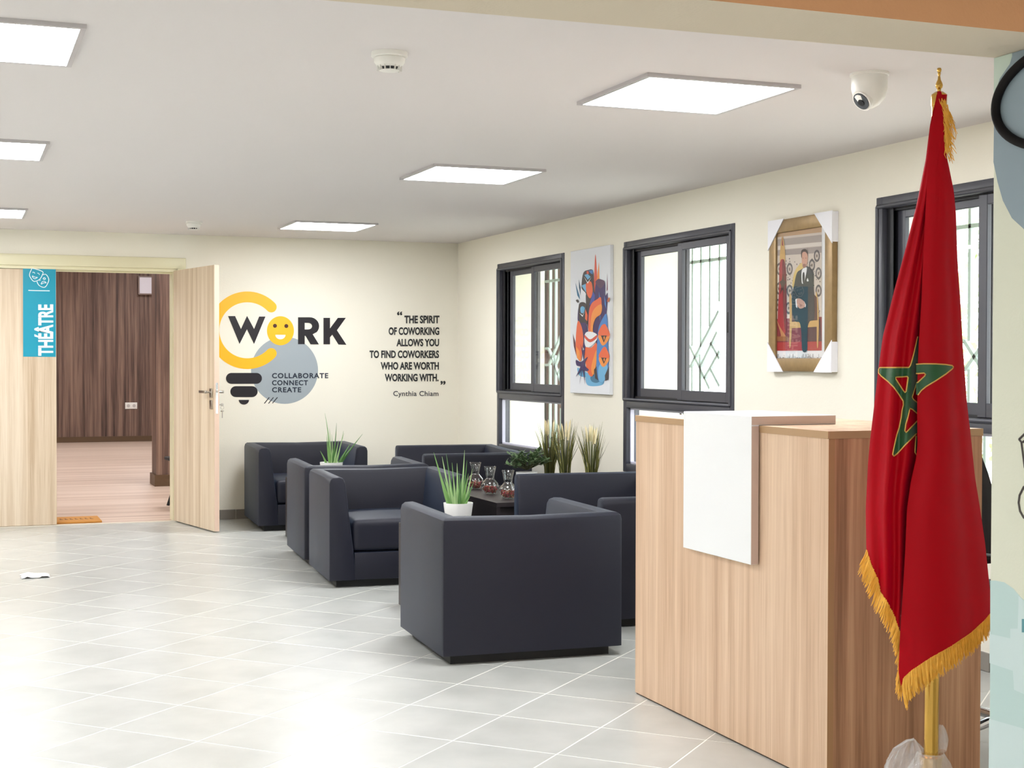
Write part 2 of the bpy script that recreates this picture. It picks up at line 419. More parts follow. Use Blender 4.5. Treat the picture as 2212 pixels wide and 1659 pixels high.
# ================================================================ LED PANELS
M_led = emit('led_diffuser', (.955, .965, 1.0), LED_POWER); M_ledf = mat('led_frame_aluminium', (196, 192, 194), .4, .3)
M_led2 = emit('theatre_led_diffuser', (.97, .98, 1.0), 20)
def led(cx, cy, label, z=H, em=M_led, s=.318, group='square LED ceiling panels'):
    t = thing('ceiling_panel_light', label, 'ceiling light', (cx, cy, z-.014), 0, group)
    f = MB()
    for a, b in (((-s, -s), (s, -s+.018)), ((-s, s-.018), (s, s)), ((-s, -s+.018), (-s+.018, s-.018)), ((s-.018, -s+.018), (s, s-.018))):
        f.box((a[0], a[1], 0), (b[0], b[1], .014))
    part('frame', f, M_ledf, t)
    part('diffuser', MB().box((-s+.018, -s+.018, .002), (s-.018, s-.018, .012)), em, t)
    return t
led(2.63, 5.01, 'large square LED panel nearest the dome camera')
led(2.66, 7.59, 'square LED panel in the middle of the right-hand row')
led(2.66, 10.93, 'farthest square LED panel in the right-hand row by the back wall')
led(.06, 4.97, 'large square LED panel at the upper left corner of the view')
led(.10, 7.53, 'LED panel at the left edge, middle of its row')
led(.145, 10.80, 'small-looking LED panel at the left edge nearest the theatre doors')
for x, y, w1 in ((-2.3, 5.0, 'level with the dome camera'), (-2.3, 7.5, 'in the middle of its row'), (-2.3, 10.8, 'nearest the back wall')):  # unseen panels, added to light the room from outside the view
    led(x, y, 'LED panel of the third row along the left wall, ' + w1)
for x, y, w1 in ((2.3, .6, 'right, nearest the beam'), (-.2, .6, 'centre, nearest the beam'), (-2.3, .6, 'left, nearest the beam'), (-.2, -1.8, 'centre, at the rear wall'), (2.3, -1.8, 'right, at the rear wall')):  # unseen panels, added to light the camera side of the beam
    led(x, y, 'LED panel on the near side of the beam: ' + w1)
for x, y, w1 in ((-.5, 14.2, 'left, nearest the doors'), (2.6, 14.2, 'right, nearest the doors'), (-.5, 18, 'left, middle pair'), (2.6, 18, 'right, middle pair'), (-.5, 22, 'left, by the far wall'), (3, 22, 'right, by the far wall')):  # no theatre ceiling in view; these panels are added to light that room
    led(x, y, 'theatre room LED panel: ' + w1, 3.2, M_led2, .45, 'theatre ceiling panels')

# ================================================================ WINDOWS
GR = []   # grille bars traced on the middle window, as (y, z) on the outer plane
XG = XO+.012
def g4(x, y):
    p = on_x(1050+x/2.765, 440+y/2.765, XG); return (p.y, p.z)
def build_grille():
    bars = []
    ys = [g4(1188, 600)[0], g4(1236, 600)[0], g4(1288, 600)[0], g4(1342, 600)[0]]
    sp = (ys[0]-ys[3])/3; zt = 2.12; zb = .62
    zt1 = g4(1188, 357)[1]; za = g4(1200, 850)[1]; zc = g4(1200, 972)[1]
    y0 = ys[0]
    col = lambda k: y0 - sp*k
    for k in range(-7, 4):
        bars.append(((col(k), zt), (col(k), za if k in (0, 1) else (g4(1288, 855)[1] if k == 2 else (g4(1342, 735)[1] if k == 3 else za)))))
        if k < 3: bars.append(((col(k), zc), (col(k), zb)))
    bars.append(((col(-7), zt1), (col(5)+.02, zt1)))
    for k in range(-7, 1, 2): bars.append(((col(k), za), (col(k+1)-.01, za))); bars.append(((col(k), zc), (col(k+1)-.01, zc)))
    bars.append(((col(0), za), g4(1222, 850))); bars.append(((col(0), zc), g4(1225, 972)))
    L = lambda a, b: bars.append((g4(*a), g4(*b)))
    L((1222, 850), (1340, 1105)); L((1395, 640), (1225, 972)); L((1385, 765), (1283, 978)); L((1345, 828), (1400, 925))
    L((1400, 880), (1308, 1045)); L((1345, 985), (1400, 1090)); L((1283, 900), (1283, 1000)); L((1283, 1000), (1283, 1160))
    yc = g4(1395, 640)[0]
    for k in range(1, 6): bars.append(((yc-.01-sp*(k-1), zt), (yc-.01-sp*(k-1), g4(1395, 640)[1]+.06*k)))
    for k in range(2, 7): bars.append(((col(k+1), zc-.35), (col(k+1), zb)))
    return bars
GR = build_grille(); GY0 = WIN[1][0]
def window(idx, y0, y1):
    root = thing('window_%d' % idx, None, None, (XW, (y0+y1)/2, WZ0)); root['kind'] = 'structure'
    X = XW
    fo = MB()
    fw = .05; x0, x1 = X-.007, X+.09
    ZT = 1.025; ZU = 1.085
    def rail(a, b, r=.004): fo.bbox(a, b, r, 2)
    rail((x0, y0, WZ0), (x1, y0+fw, WZ1)); rail((x0, y1-fw, WZ0), (x1, y1, WZ1))
    rail((x0, y0+fw-.002, WZ1-fw-.005), (x1, y1-fw+.002, WZ1)); rail((x0, y0+fw-.002, WZ0), (x1, y1-fw+.002, WZ0+.055))
    rail((x0, y0+fw-.002, ZT), (x1, y1-fw+.002, ZU))
    part('outer_frame', fo, M_frame, root, 35, True)
    mo = MB()   # raised moulding round the sliding unit
    ya, yb, za, zb = y0+.04, y1-.01, ZU-.005, WZ1-.045
    for a, b in (((ya, za), (ya, zb)), ((ya, zb), (yb, zb)), ((yb, zb), (yb, za)), ((yb, za), (ya, za))):
        mo.tube([(X-.006, a[0], a[1]), (X-.006, b[0], b[1])], .011, 10)
    part('moulding', mo, M_frame, root, 50, True)
    tk = MB()
    for xx in (X+.022, X+.05): tk.box((xx-.002, y1-fw-.05, ZU), (xx+.002, y1-fw, WZ1-fw))
    tk.box((X+.078, y1-fw-.055, ZU), (X+.085, y1-fw, WZ1-fw)); tk.box((X+.0, y0+fw, ZU), (X+.012, y0+fw+.02, WZ1-fw))
    tk.box((X+.03, y0+fw, ZU), (X+.036, y1-fw, ZU+.018)); tk.box((X+.03, y0+fw, WZ1-fw-.018), (X+.036, y1-fw, WZ1-fw))
    part('track', tk, M_frame_dk, root, None, True)
    ym = (y0+y1)/2 - .02
    zs0, zs1 = ZU+.008, WZ1-fw-.01
    def sash(a, b, xc, nm):
        s = MB(); st = .058
        s.bbox((xc-.013, a, zs0), (xc+.013, a+st, zs1), .003, 1); s.bbox((xc-.013, b-st, zs0), (xc+.013, b, zs1), .003, 1)
        s.bbox((xc-.012, a+st-.001, zs0), (xc+.012, b-st+.001, zs0+.062), .003, 1); s.bbox((xc-.012, a+st-.001, zs1-.045), (xc+.012, b-st+.001, zs1), .003, 1)
        o = part(nm, s, M_frame, root, 35, True)
        part('pane', MB().box((xc-.003, a+st, zs0+.06), (xc+.003, b-st, zs1-.04)), M_glass, o, None, True)
        return o
    open_ = .06 if idx == 1 else .0
    sash(ym-.03, y1-fw-.045-open_, X+.062, 'sash')
    s2 = sash(y0+fw+.03, ym+.03, X+.032, 'sash')
    part('latch', MB().bbox((X+.010, y0+fw+.042, 1.50), (X+.02, y0+fw+.062, 1.62), .003, 2), M_frame_dk, s2, 40, True)
    part('pane', MB().box((X+.045, y0+fw, WZ0+.05), (X+.051, y1-fw, ZT)), M_glass, root, None, True)
    bd = MB()
    for a, b in (((y0+fw, WZ0+.055), (y0+fw+.012, ZT)), ((y1-fw-.012, WZ0+.055), (y1-fw, ZT)), ((y0+fw, WZ0+.055), (y1-fw, WZ0+.067)), ((y0+fw, ZT-.012), (y1-fw, ZT))):
        bd.box((X+.02, a[0], a[1]), (X+.045, b[0], b[1]))
    part('glazing_bead', bd, mat('pale_glazing_bead', (200, 198, 214), .4), root, None, True)
    # security grille outside
    g = thing('window_grille', 'pale green metal security grille outside the %s window' % ('far', 'middle', 'near')[idx-1], 'window grille', (XG, (y0+y1)/2, WZ0), 0)
    off = y0-GY0
    for (a, za_), (b, zb_) in GR:
        a += off; b += off
        if max(a, b) < y0-.02: continue
        c = lambda v: min(max(v, y0-.02), y1+.02)
        d = Vector((0, c(b)-c(a), zb_-za_)); 
        if d.length < .03: continue
        L = d.length; d.normalize(); n = Vector((1, 0, 0)); q = d.cross(n)
        m = Vector((XG, (c(a)+c(b))/2, (za_+zb_)/2))
        part('bar', MB().obox(m, n, q, d, .010, .010, L/2), M_green, g, None, True)
for k, (a, b) in enumerate(WIN): window(k+1, a, b)

# ================================================================ DOORS
casing = MB()
casing.bbox((DX0-.07, YB-.022, DZ-.005), (DX1+.075, YB+.02, DZ+.085), .006, 2)
casing.bbox((DX1+.005, YB-.02, 0), (DX1+.075, YB+.02, DZ), .006, 2); casing.bbox((DX0-.07, YB-.02, 0), (DX0, YB+.02, DZ), .006, 2)
df = struct('trim_door_frame', casing, M_doorframe, None, 40)
jm = MB().box((DX0-.001, YB+.02, 0), (DX0+.03, YB+.2, DZ)).box((DX1-.03, YB+.02, 0), (DX1+.001, YB+.2, DZ)).box((DX0, YB+.0, DZ-.03), (DX1, YB+.2, DZ-.004))
jm.box((DX0, YB+.045, DZ-.045), (DX1, YB+.06, DZ-.03))
part('jamb', jm, M_doorframe, df, None, True)
d1 = link('door_1', None, None, (.28, YB+.02, 0)); d1['kind'] = 'structure'
part('leaf', MB().bbox((DX0+.005, YB+.004, .008), (.75, YB+.044, DZ-.034), .0015, 1), M_oak, d1, None, True)
# open leaf, hinged on the right jamb
hx, hy = 1.672, 12.175; ex, ey = 1.856, 11.272
u = Vector((ex-hx, ey-hy, 0)); LW = u.length; u.normalize(); ang = math.atan2(u.y, u.x)
d2 = link('door_2', None, None, (hx, hy, 0), ang); d2['kind'] = 'structure'      # local x runs along the leaf, local +y towards the right wall
part('leaf', MB().bbox((0, 0, .010), (LW, .04, DZ-.022), .0015, 1), M_oak, d2)
part('edge_band', MB().box((LW, .001, .012), (LW+.0015, .039, DZ-.024)), mat('pink_edge_band', (236, 206, 184), .5), d2)
lk = part('lock_plate', MB().bbox((LW+.001, .010, .92), (LW+.003, .030, 1.16), .0008, 1), M_chrome, d2)
part('latch_bolt', MB().bbox((LW+.002, .013, 1.085), (LW+.014, .027, 1.105), .002, 1), M_steel, lk)
for sgn, nm in ((-1, 'door_handle'), (1, 'door_handle')):
    y = -.001 if sgn < 0 else .041
    h = MB(); X0 = LW-.06
    h.bbox((X0-.026, min(y, y+sgn*.009), 1.045), (X0+.026, max(y, y+sgn*.009), 1.115), .003, 2)
    h.tube([(X0, y, 1.087), (X0, y+sgn*.045, 1.087)], .009, 10)
    h.bbox((X0-.125, y+sgn*.05-.008, 1.077), (X0+.01, y+sgn*.05+.008, 1.099), .003, 2)
    part(nm, h, M_steel, d2, 40)
    part('key_plate', MB().bbox((X0-.026, min(y, y+sgn*.008), .955), (X0+.026, max(y, y+sgn*.008), 1.025), .003, 2), M_steel, d2, 40)
ky = MB().tube([(LW-.06, .049, .988), (LW-.06, .082, .988)], .005, 8); ky.bbox((LW-.064, .078, .978), (LW-.056, .098, .998), .003, 1)
part('key', ky, M_steel, d2, 40)
kt = thing('hanging_key', 'silver spare key dangling from the open door lock', 'key', (0, 0, 0)); 
kp = Matrix.Rotation(ang, 4, 'Z') @ Vector((LW-.06, .088, 0)) + Vector((hx, hy, 0)); kt.location = (kp.x, kp.y, .885)
part('ring', MB().tube([(0, .001, .095)]+[(.013*math.sin(a), 0, .08+.013*math.cos(a)) for a in [2*PI*k/12 for k in range(12)]], .0012, 6), M_steel, kt, 60)
part('head', MB().tube([(.0, .0, .06-.002), (.0, 0, .048)], .013, 12), M_steel, kt, 40)
part('blade', MB().bbox((-.004, -.001, 0), (.004, .001, .05), .0008, 1), M_steel, kt)

# theatre sign stuck on the closed leaf
SY = YB+.0035
def wy(x, y, Y): p = on_y(x, y, Y); return p
st = thing('theatre_sign', 'teal sign with white mask icon on the closed pale oak door', 'sign', tuple(wy(85, 771, SY)))
sc_ = MB().prism([wy(49.5, 569.5, SY), wy(120.5, 571.5, SY), wy(120.5, 771, SY), wy(50, 770.5, SY)], (0, -.001, 0))
part('panel', sc_, mat('teal_sign', (0, 150, 178), .3), st, None, True)
M_sw = mat('white_sign_print', (240, 250, 252), .4)
def s4(x, y): return wy(40+x/7.54, 560+y/7.54, SY-.0018)
v, f = text_flat('THÉÂTRE', .035)
tx = MB().add([s4(*(lambda a, b: (258+(1-b)*0+ (565-258)*(1-b), 1572-(1572-735)*a))(a, b)) for a, b in v], f)
part('lettering', tx, M_sw, st, None, True, recalc=False)
ic = MB()
def ln(pts, r=.0032, closed=False, k=4): ic.tube([s4(p.x, p.y) for p in (catmull([Vector((*q, 0)) for q in pts], k, closed))], r, 6, closed=closed)
ln([(235, 150), (390, 200), (385, 260), (340, 330), (250, 360), (190, 290), (180, 240), (210, 170)], closed=True)
ln([(395, 255), (440, 245), (480, 290), (490, 355), (430, 455), (340, 430), (300, 365)])
ln([(225, 215), (250, 212), (268, 232)], .0026); ln([(305, 228), (330, 232), (342, 255)], .0026)
ln([(225, 272), (240, 305), (270, 318), (308, 295), (270, 292)], .0026, True)
ln([(400, 315), (420, 300), (440, 318), (420, 330)], .0026, True); ln([(370, 405), (385, 368), (420, 360), (452, 385), (410, 385)], .0026, True)
ln([(340, 350), (360, 335)], .0026); ln([(160, 507), (330, 512), (508, 515)], .0038)
part('mask_icon', ic, M_sw, st, None, True)

# ================================================================ WALL GRAPHICS
def lg(x, y, k=0): return on_y(440+x/3.95, 600+y/3.95, YB-.0008-.0006*k)
M_y = mat('yellow_vinyl', (255, 188, 20), .4); M_k = mat('black_vinyl', (26, 22, 30), .35); M_g = mat('grey_blue_vinyl', (158, 168, 174), .5); M_wv = mat('white_vinyl', (250, 250, 248), .5)
lo = thing('coworking_wall_logo', 'yellow, grey and black WORK light bulb logo on the back wall', 'wall logo', tuple(on_y(590, 872, YB)))
def lpoly(name, loops, m, k, label=None):
    return part(name, MB().poly([[lg(p[0], p[1], k) for p in l] for l in loops]), m, lo, None, True, label)
circ = lambda cx, cy, rx, ry=None, n=64, a0=0, a1=2*PI: [(cx+rx*math.cos(a0+(a1-a0)*i/n), cy-(ry or rx)*math.sin(a0+(a1-a0)*i/n)) for i in range(n)]
lpoly('grey_disc', [circ(690, 790, 286)], M_g, 0)
C = (372, 448); a0, a1 = math.radians(44), math.radians(316)
arc = []
for i in range(61): a = a0+(a1-a0)*i/60; arc.append((C[0]+331*math.cos(a), C[1]-331*math.sin(a)))
ce = (C[0]+285*math.cos(a1), C[1]-285*math.sin(a1))
for i in range(1, 12): a = a1+PI*i/12; arc.append((ce[0]+46*math.cos(a), ce[1]-46*math.sin(a)))
for i in range(61): a = a1+(a0-a1)*i/60; arc.append((C[0]+239*math.cos(a), C[1]-239*math.sin(a)))
ce = (C[0]+285*math.cos(a0), C[1]-285*math.sin(a0))
for i in range(1, 12): a = a0+PI+PI*i/12; arc.append((ce[0]+46*math.cos(a), ce[1]-46*math.sin(a)))
lpoly('letter', [arc], M_y, 1, 'big yellow letter C forming the bulb')
lpoly('letter', [[(208, 327), (268, 327), (318, 437), (370, 325), (430, 437), (473, 331), (527, 331), (430, 565), (369, 440), (306, 565)]], M_k, 2, 'black letter W')
sm_ = lpoly('smiling_face', [circ(655, 452, 115, 124)], M_y, 2, 'yellow smiling face as the letter O')
part('eye', MB().poly([[lg(*p, 3) for p in circ(608, 410, 17, n=20)]]), mat('brown_vinyl', (70, 30, 10), .4), sm_, None, True)
part('eye', MB().poly([[lg(*p, 3) for p in circ(705, 412, 17, n=20)]]), MATS['brown_vinyl'], sm_, None, True)
part('mouth', MB().poly([[lg(*p, 3) for p in circ(655, 487, 43, 38, 20, PI, 2*PI)+[(698, 487)]]]), M_wv, sm_, None, True)
rb = [(805, 337), (905, 337)] + [(905+80*math.sin(t), 413-76*math.cos(t)) for t in [PI*i/12*.8 for i in range(1, 12)]] + [(930, 482), (983, 568), (912, 568), (868, 495), (862, 495), (862, 567), (805, 567)]
rh = [(862, 385), (893, 385)] + [(893+32*math.sin(t), 413-28*math.cos(t)) for t in [PI*i/8 for i in range(1, 8)]] + [(893, 441), (862, 441)]
lpoly('letter', [rb, rh], M_k, 3, 'black letter R')
lpoly('letter', [[(1022, 342), (1078, 342), (1078, 432), (1145, 342), (1213, 342), (1137, 448), (1218, 572), (1150, 570), (1097, 486), (1078, 508), (1078, 568), (1022, 568)]], M_k, 3, 'black letter K')
def pill(x0, x1, y0, y1):
    r = (y1-y0)/2; cy = (y0+y1)/2
    return [(x1-r+r*math.cos(a), cy-r*math.sin(a)) for a in [PI/2-PI*i/12 for i in range(13)]] + [(x0+r+r*math.cos(a), cy-r*math.sin(a)) for a in [-PI/2-PI*i/12 for i in range(13)]]
lpoly('bulb_base_bar', [pill(190, 497, 812, 905)], M_k, 2); lpoly('bulb_base_bar', [pill(227, 460, 925, 1018)], M_k, 2)
lpoly('bulb_base_tip', [circ(343, 1042, 44, 40, 20, PI, 2*PI)+[(387, 1042)]], M_k, 2)
for a, b in (((514, 1072), (560, 1020)), ((549, 1072), (596, 1020)), ((583, 1070), (630, 1020))):
    lpoly('slash', [[a, (a[0]+7, a[1]+2), (b[0]+3, b[1]+2), (b[0]-4, b[1]-1)]], M_k, 2)
def ltext(body, x0, x1, y0, y1, bold, sp, m, parent, k=3, name='lettering'):
    v, f = text_flat(body, bold, sp)
    mb = MB().add([lg(x0+(x1-x0)*a, y1-(y1-y0)*b, k) for a, b in v], f)
    return part(name, mb, m, parent, None, True, recalc=False)
M_nv = mat('dark_navy_vinyl', (30, 40, 56), .4)
ltext('COLLABORATE', 583, 1063, 813, 858, .03, 1.15, M_nv, lo); ltext('CONNECT', 583, 890, 874, 918, .03, 1.15, M_nv, lo); ltext('CREATE', 583, 832, 934, 978, .03, 1.15, M_nv, lo)
qt = thing('wall_quote', 'black six-line coworking quotation lettered on the back wall', 'wall lettering', tuple(on_y(900, 858, YB)))
M_q = mat('quote_vinyl', (34, 36, 38), .5)
for body, x0, x1, y0, y1, rr in (('THE SPIRIT', 1712, 2012, 322, 390, 0), ('OF COWORKING', 1578, 2010, 422, 489, 0), ('ALLOWS YOU', 1645, 2009, 521, 586, 0),
        ('TO FIND COWORKERS', 1415, 2008, 620, 686, 0), ('WHO ARE WORTH', 1510, 2007, 719, 785, 0), ('WORKING WITH.', 1545, 2004, 819, 885, 0)):
    ltext(body, x0, x1, y0, y1, .038, 1.0, M_q, qt, name='text_line')
ltext('Cynthia Chiam', 1618, 2003, 966, 1023, .012, 1.05, mat('signature_vinyl', (60, 62, 66), .5), qt, name='text_line')
ltext('“', 1650, 1694, 287, 320, .03, 1, M_q, qt, name='quotation_mark'); ltext('”', 2020, 2064, 880, 914, .03, 1, M_q, qt, name='quotation_mark')

# ================================================================ CANVAS AND PORTRAIT
def prints(name, parent, fn, polys, layer0=0, smooth=True, step=.00012):
    mb = MB(); mats = []; idx = {}
    for k, (colr, pts) in enumerate(polys):
        if colr not in idx: idx[colr] = len(mats); mats.append(mat('ink_%d_%d_%d' % colr, colr, .55))
        P = catmull([Vector((*p, 0)) for p in pts], 4) if smooth and len(pts) > 4 else [Vector((*p, 0)) for p in pts]
        mb.poly([[fn(p.x, p.y, layer0+k*step) for p in P]], idx[colr])
    return part(name, mb, mats, parent, None, True, recalc=False)
cv = thing('canvas_print', 'tall white canvas print of stacked orange, blue and purple stylised figures', 'picture', tuple(on_x(1280, 850, XW)))
XC = XW-.028
part('canvas', MB().bbox((XC, 8.94, 1.105), (XW-.001, 9.615, 2.12), .002, 1), mat('white_canvas', (232, 235, 240), .8, bump=.2, bscale=1500), cv, None, True)
def fc(x, y, l=0): return on_x(1220+x/4.74, 520+y/4.74, XC-.0008-l)
OR, DO, OY, PU, BK_, BL, LB, TE, WH, DB = (232, 106, 64), (214, 88, 66), (240, 150, 70), (62, 44, 96), (62, 54, 56), (70, 130, 196), (110, 176, 216), (60, 116, 150), (238, 240, 242), (58, 74, 158)
prints('figure_print', cv, fc, [
 (LB, [(215, 1400), (260, 1370), (330, 1400), (400, 1430), (385, 1475), (300, 1490), (230, 1475)]), (TE, [(265, 1385), (330, 1370), (370, 1420), (330, 1455), (275, 1440)]), (LB, [(130, 1300), (200, 1340), (290, 1380), (240, 1400), (150, 1380)]),
 (DO, [(298, 520), (302, 330), (314, 135), (330, 330), (332, 520)]), (OY, [(325, 420), (350, 215), (355, 400), (345, 470)]), ((130, 70, 90), [(428, 520), (435, 330), (440, 500)]), (TE, [(108, 430), (150, 560), (155, 605), (128, 560)]), ((40, 80, 110), [(143, 395), (162, 480), (160, 560), (146, 480)]),
 (BK_, [(170, 460), (190, 330), (240, 300), (290, 310), (300, 480), (310, 640), (240, 900), (215, 600), (215, 540), (180, 500)]), (BL, [(245, 305), (290, 300), (285, 345), (260, 330)]), (LB, [(172, 460), (215, 440), (218, 530)]), (OR, [(218, 440), (270, 420), (285, 520), (260, 590), (225, 540)]),
 (WH, [(195, 365), (235, 425), (272, 375), (235, 440)]), (LB, [(200, 350), (235, 340), (265, 370), (235, 400)]), (DO, [(222, 310), (245, 312), (246, 340), (226, 342)]),
 (PU, [(312, 470), (330, 400), (370, 395), (412, 430), (415, 560), (440, 540), (425, 760), (380, 900), (345, 1120), (290, 930), (240, 900), (245, 700), (300, 560)]), ((92, 62, 88), [(315, 430), (330, 402), (370, 395), (410, 425), (365, 490)]),
 (DB, [(250, 660), (290, 520), (310, 560), (300, 640)]), (BL, [(405, 560), (418, 620), (425, 700), (408, 650)]), (BL, [(350, 520), (365, 600), (362, 830), (355, 740)]),
 (BK_, [(145, 650), (212, 640), (225, 740), (240, 830), (200, 870), (150, 830)]), (PU, [(140, 690), (150, 830), (220, 850), (240, 1000), (200, 1120), (135, 850)]), (LB, [(160, 690), (180, 670), (205, 690), (190, 740), (165, 735)]), (WH, [(148, 740), (182, 780), (210, 710), (184, 765)]), (OR, [(212, 700), (235, 760), (230, 825), (208, 800)]),
 (OR, [(135, 820), (175, 890), (190, 1010), (178, 1120), (165, 1230), (130, 1200), (112, 1100), (115, 960)]), (OY, [(115, 1080), (150, 1130), (165, 1230), (125, 1200)]), ((100, 50, 60), [(82, 950), (108, 1060), (120, 1190), (92, 1080)]),
 (OR, [(245, 1000), (245, 760), (270, 650), (330, 600), (372, 585), (374, 740), (320, 790), (290, 870), (285, 1000)]), (OY, [(265, 1000), (268, 800), (300, 700), (374, 650), (374, 740), (320, 790), (290, 870), (285, 1000)]),
 (WH, [(205, 960), (245, 930), (325, 955), (325, 1020), (240, 1100), (205, 1060)]), (DO, [(205, 965), (260, 1010), (328, 965), (325, 1000), (260, 1040), (208, 1000)]),
 (OR, [(207, 1095), (270, 1095), (328, 1050), (325, 1240), (285, 1385), (235, 1350), (205, 1200)]), (OY, [(300, 1180), (325, 1120), (325, 1240), (290, 1375), (270, 1300)]),
 (BK_, [(300, 1320), (330, 1280), (345, 1430), (310, 1410)]), (BL, [(330, 1080), (345, 900), (390, 790), (430, 760), (440, 1000), (445, 1300), (400, 1440), (345, 1430), (325, 1280)]), (LB, [(345, 1300), (390, 1250), (440, 1300), (400, 1440), (350, 1430)]), (BK_, [(410, 1380), (448, 1290), (445, 1420), (415, 1435)]),
 (OY, [(343, 970), (400, 940), (458, 975), (425, 1050), (385, 1072), (355, 1020)]), (OR, [(345, 965), (370, 880), (405, 852), (430, 880), (460, 975)]), (BK_, [(370, 970), (430, 970), (400, 1045)]), (OY, [(396, 985), (408, 975), (410, 1000), (400, 1020)]),
 (OY, [(350, 1195), (400, 1165), (455, 1200), (425, 1270), (390, 1292), (360, 1250)]), (OR, [(350, 1190), (375, 1120), (405, 1085), (430, 1110), (455, 1200)]), (BK_, [(372, 1195), (428, 1200), (400, 1262)]), (OY, [(396, 1210), (408, 1200), (410, 1225), (400, 1240)]),
 (PU, [(160, 1060), (185, 1130), (210, 1090), (195, 1240)]), (PU, [(115, 1220), (165, 1240), (235, 1190), (200, 1270), (245, 1320), (215, 1335), (160, 1290), (120, 1275)]), (PU, [(112, 1395), (165, 1280), (185, 1290), (150, 1350)]), (PU, [(148, 1475), (172, 1300), (182, 1300)]), (PU, [(207, 1475), (178, 1300), (195, 1300)]),
 ((200, 110, 70), [(430, 620), (445, 585), (462, 580), (450, 630)]), (BK_, [(112, 612), (128, 600), (145, 625), (130, 637)])])

pt = thing('framed_portrait', 'gilt framed portrait photograph of a seated person in a dark suit, white corner guards', 'picture', tuple(on_x(1727, 806, XW)))
XP = XW-.035
py0, py1, pz0, pz1 = 6.262, 6.875, 1.283, 2.093
M_gilt = mat('antique_gilt', (150, 124, 84), .4, .35, var=.25, vscale=25)
fr_ = MB(); fwid = .07
for a, b in (((py0, pz0), (py0+fwid, pz1)), ((py1-fwid, pz0), (py1, pz1)), ((py0+fwid, pz0), (py1-fwid, pz0+fwid)), ((py0+fwid, pz1-fwid), (py1-fwid, pz1))):
    fr_.bbox((XP, a[0], a[1]), (XW-.001, b[0], b[1]), .006, 2)
part('frame', fr_, M_gilt, pt, 40, True)
part('mount', MB().box((XP+.014, py0+fwid-.002, pz0+fwid-.002), (XW-.002, py1-fwid+.002, pz1-fwid+.002)), M_white, pt, None, True)
for sy, sz in ((0, 0), (0, 1), (1, 0), (1, 1)):
    cy_, cz_ = (py1 if sy else py0), (pz1 if sz else pz0); dy, dz_ = (-1 if sy else 1), (-1 if sz else 1)
    L = .17 if not sy else .165
    o_ = .003
    tri = [(XP-.004, cy_-dy*o_, cz_-dz_*o_), (XP-.004, cy_+dy*L*.95, cz_-dz_*o_), (XP-.004, cy_-dy*o_, cz_+dz_*L*.95)]
    mb = MB().prism(tri, (.004, 0, 0))
    mb.box((XP, min(cy_-dy*o_, cy_), min(cz_, cz_+dz_*L*.9)), (XW-.001, max(cy_-dy*o_, cy_), max(cz_, cz_+dz_*L*.9)))
    part('corner_guard', mb, mat('white_foam_card', (240, 240, 246), .6), pt, None, True)
def fp(x, y, l=0): return on_x(1640+x/4.255, 440+y/4.255, XP+.0128-l)
CR, GD, SU, SK, RD, DR = (214, 202, 190), (206, 166, 96), (24, 34, 44), (206, 158, 136), (166, 24, 40), (110, 14, 30)
pol = [(CR, [(147, 250), (575, 235), (575, 1060), (147, 1060)]), ((196, 160, 120), [(147, 262), (575, 215), (575, 262), (147, 310)]), ((172, 160, 152), [(147, 330), (575, 285), (575, 350), (147, 390)]), ((226, 218, 208), [(147, 395), (575, 352), (575, 385), (147, 425)]), ((168, 156, 150), [(147, 430), (575, 392), (575, 450), (147, 480)]),
 ((130, 20, 34), [(147, 1060), (575, 1040), (575, 1350), (147, 1352)]), ((70, 24, 40), [(440, 1060), (560, 1060), (575, 1270), (430, 1270)]), ((172, 26, 30), [(147, 1275), (575, 1265), (575, 1350), (147, 1352)])]
for cx, cy in ((185, 600), (280, 600), (180, 780), (280, 800), (485, 565), (545, 640), (545, 800), (170, 930), (270, 960), (530, 480)):
    pol += [((92, 84, 86), [(cx+28*math.cos(a), cy+56*math.sin(a)) for a in [PI*k/5 for k in range(10)]]), ((200, 188, 176), [(cx+17*math.cos(a), cy+36*math.sin(a)) for a in [PI*k/5 for k in range(10)]]), ((120, 104, 90), [(cx+7*math.cos(a), cy+14*math.sin(a)) for a in [PI*k/5 for k in range(10)]])]
rr2 = random.Random(3)
for _ in range(170):
    cx, cy = rr2.uniform(152, 570), rr2.uniform(490, 1040); s_ = rr2.uniform(3, 7)
    pol.append(((110, 98, 96), [(cx-s_, cy), (cx, cy-s_*1.6), (cx+s_, cy), (cx, cy+s_*1.2)]))
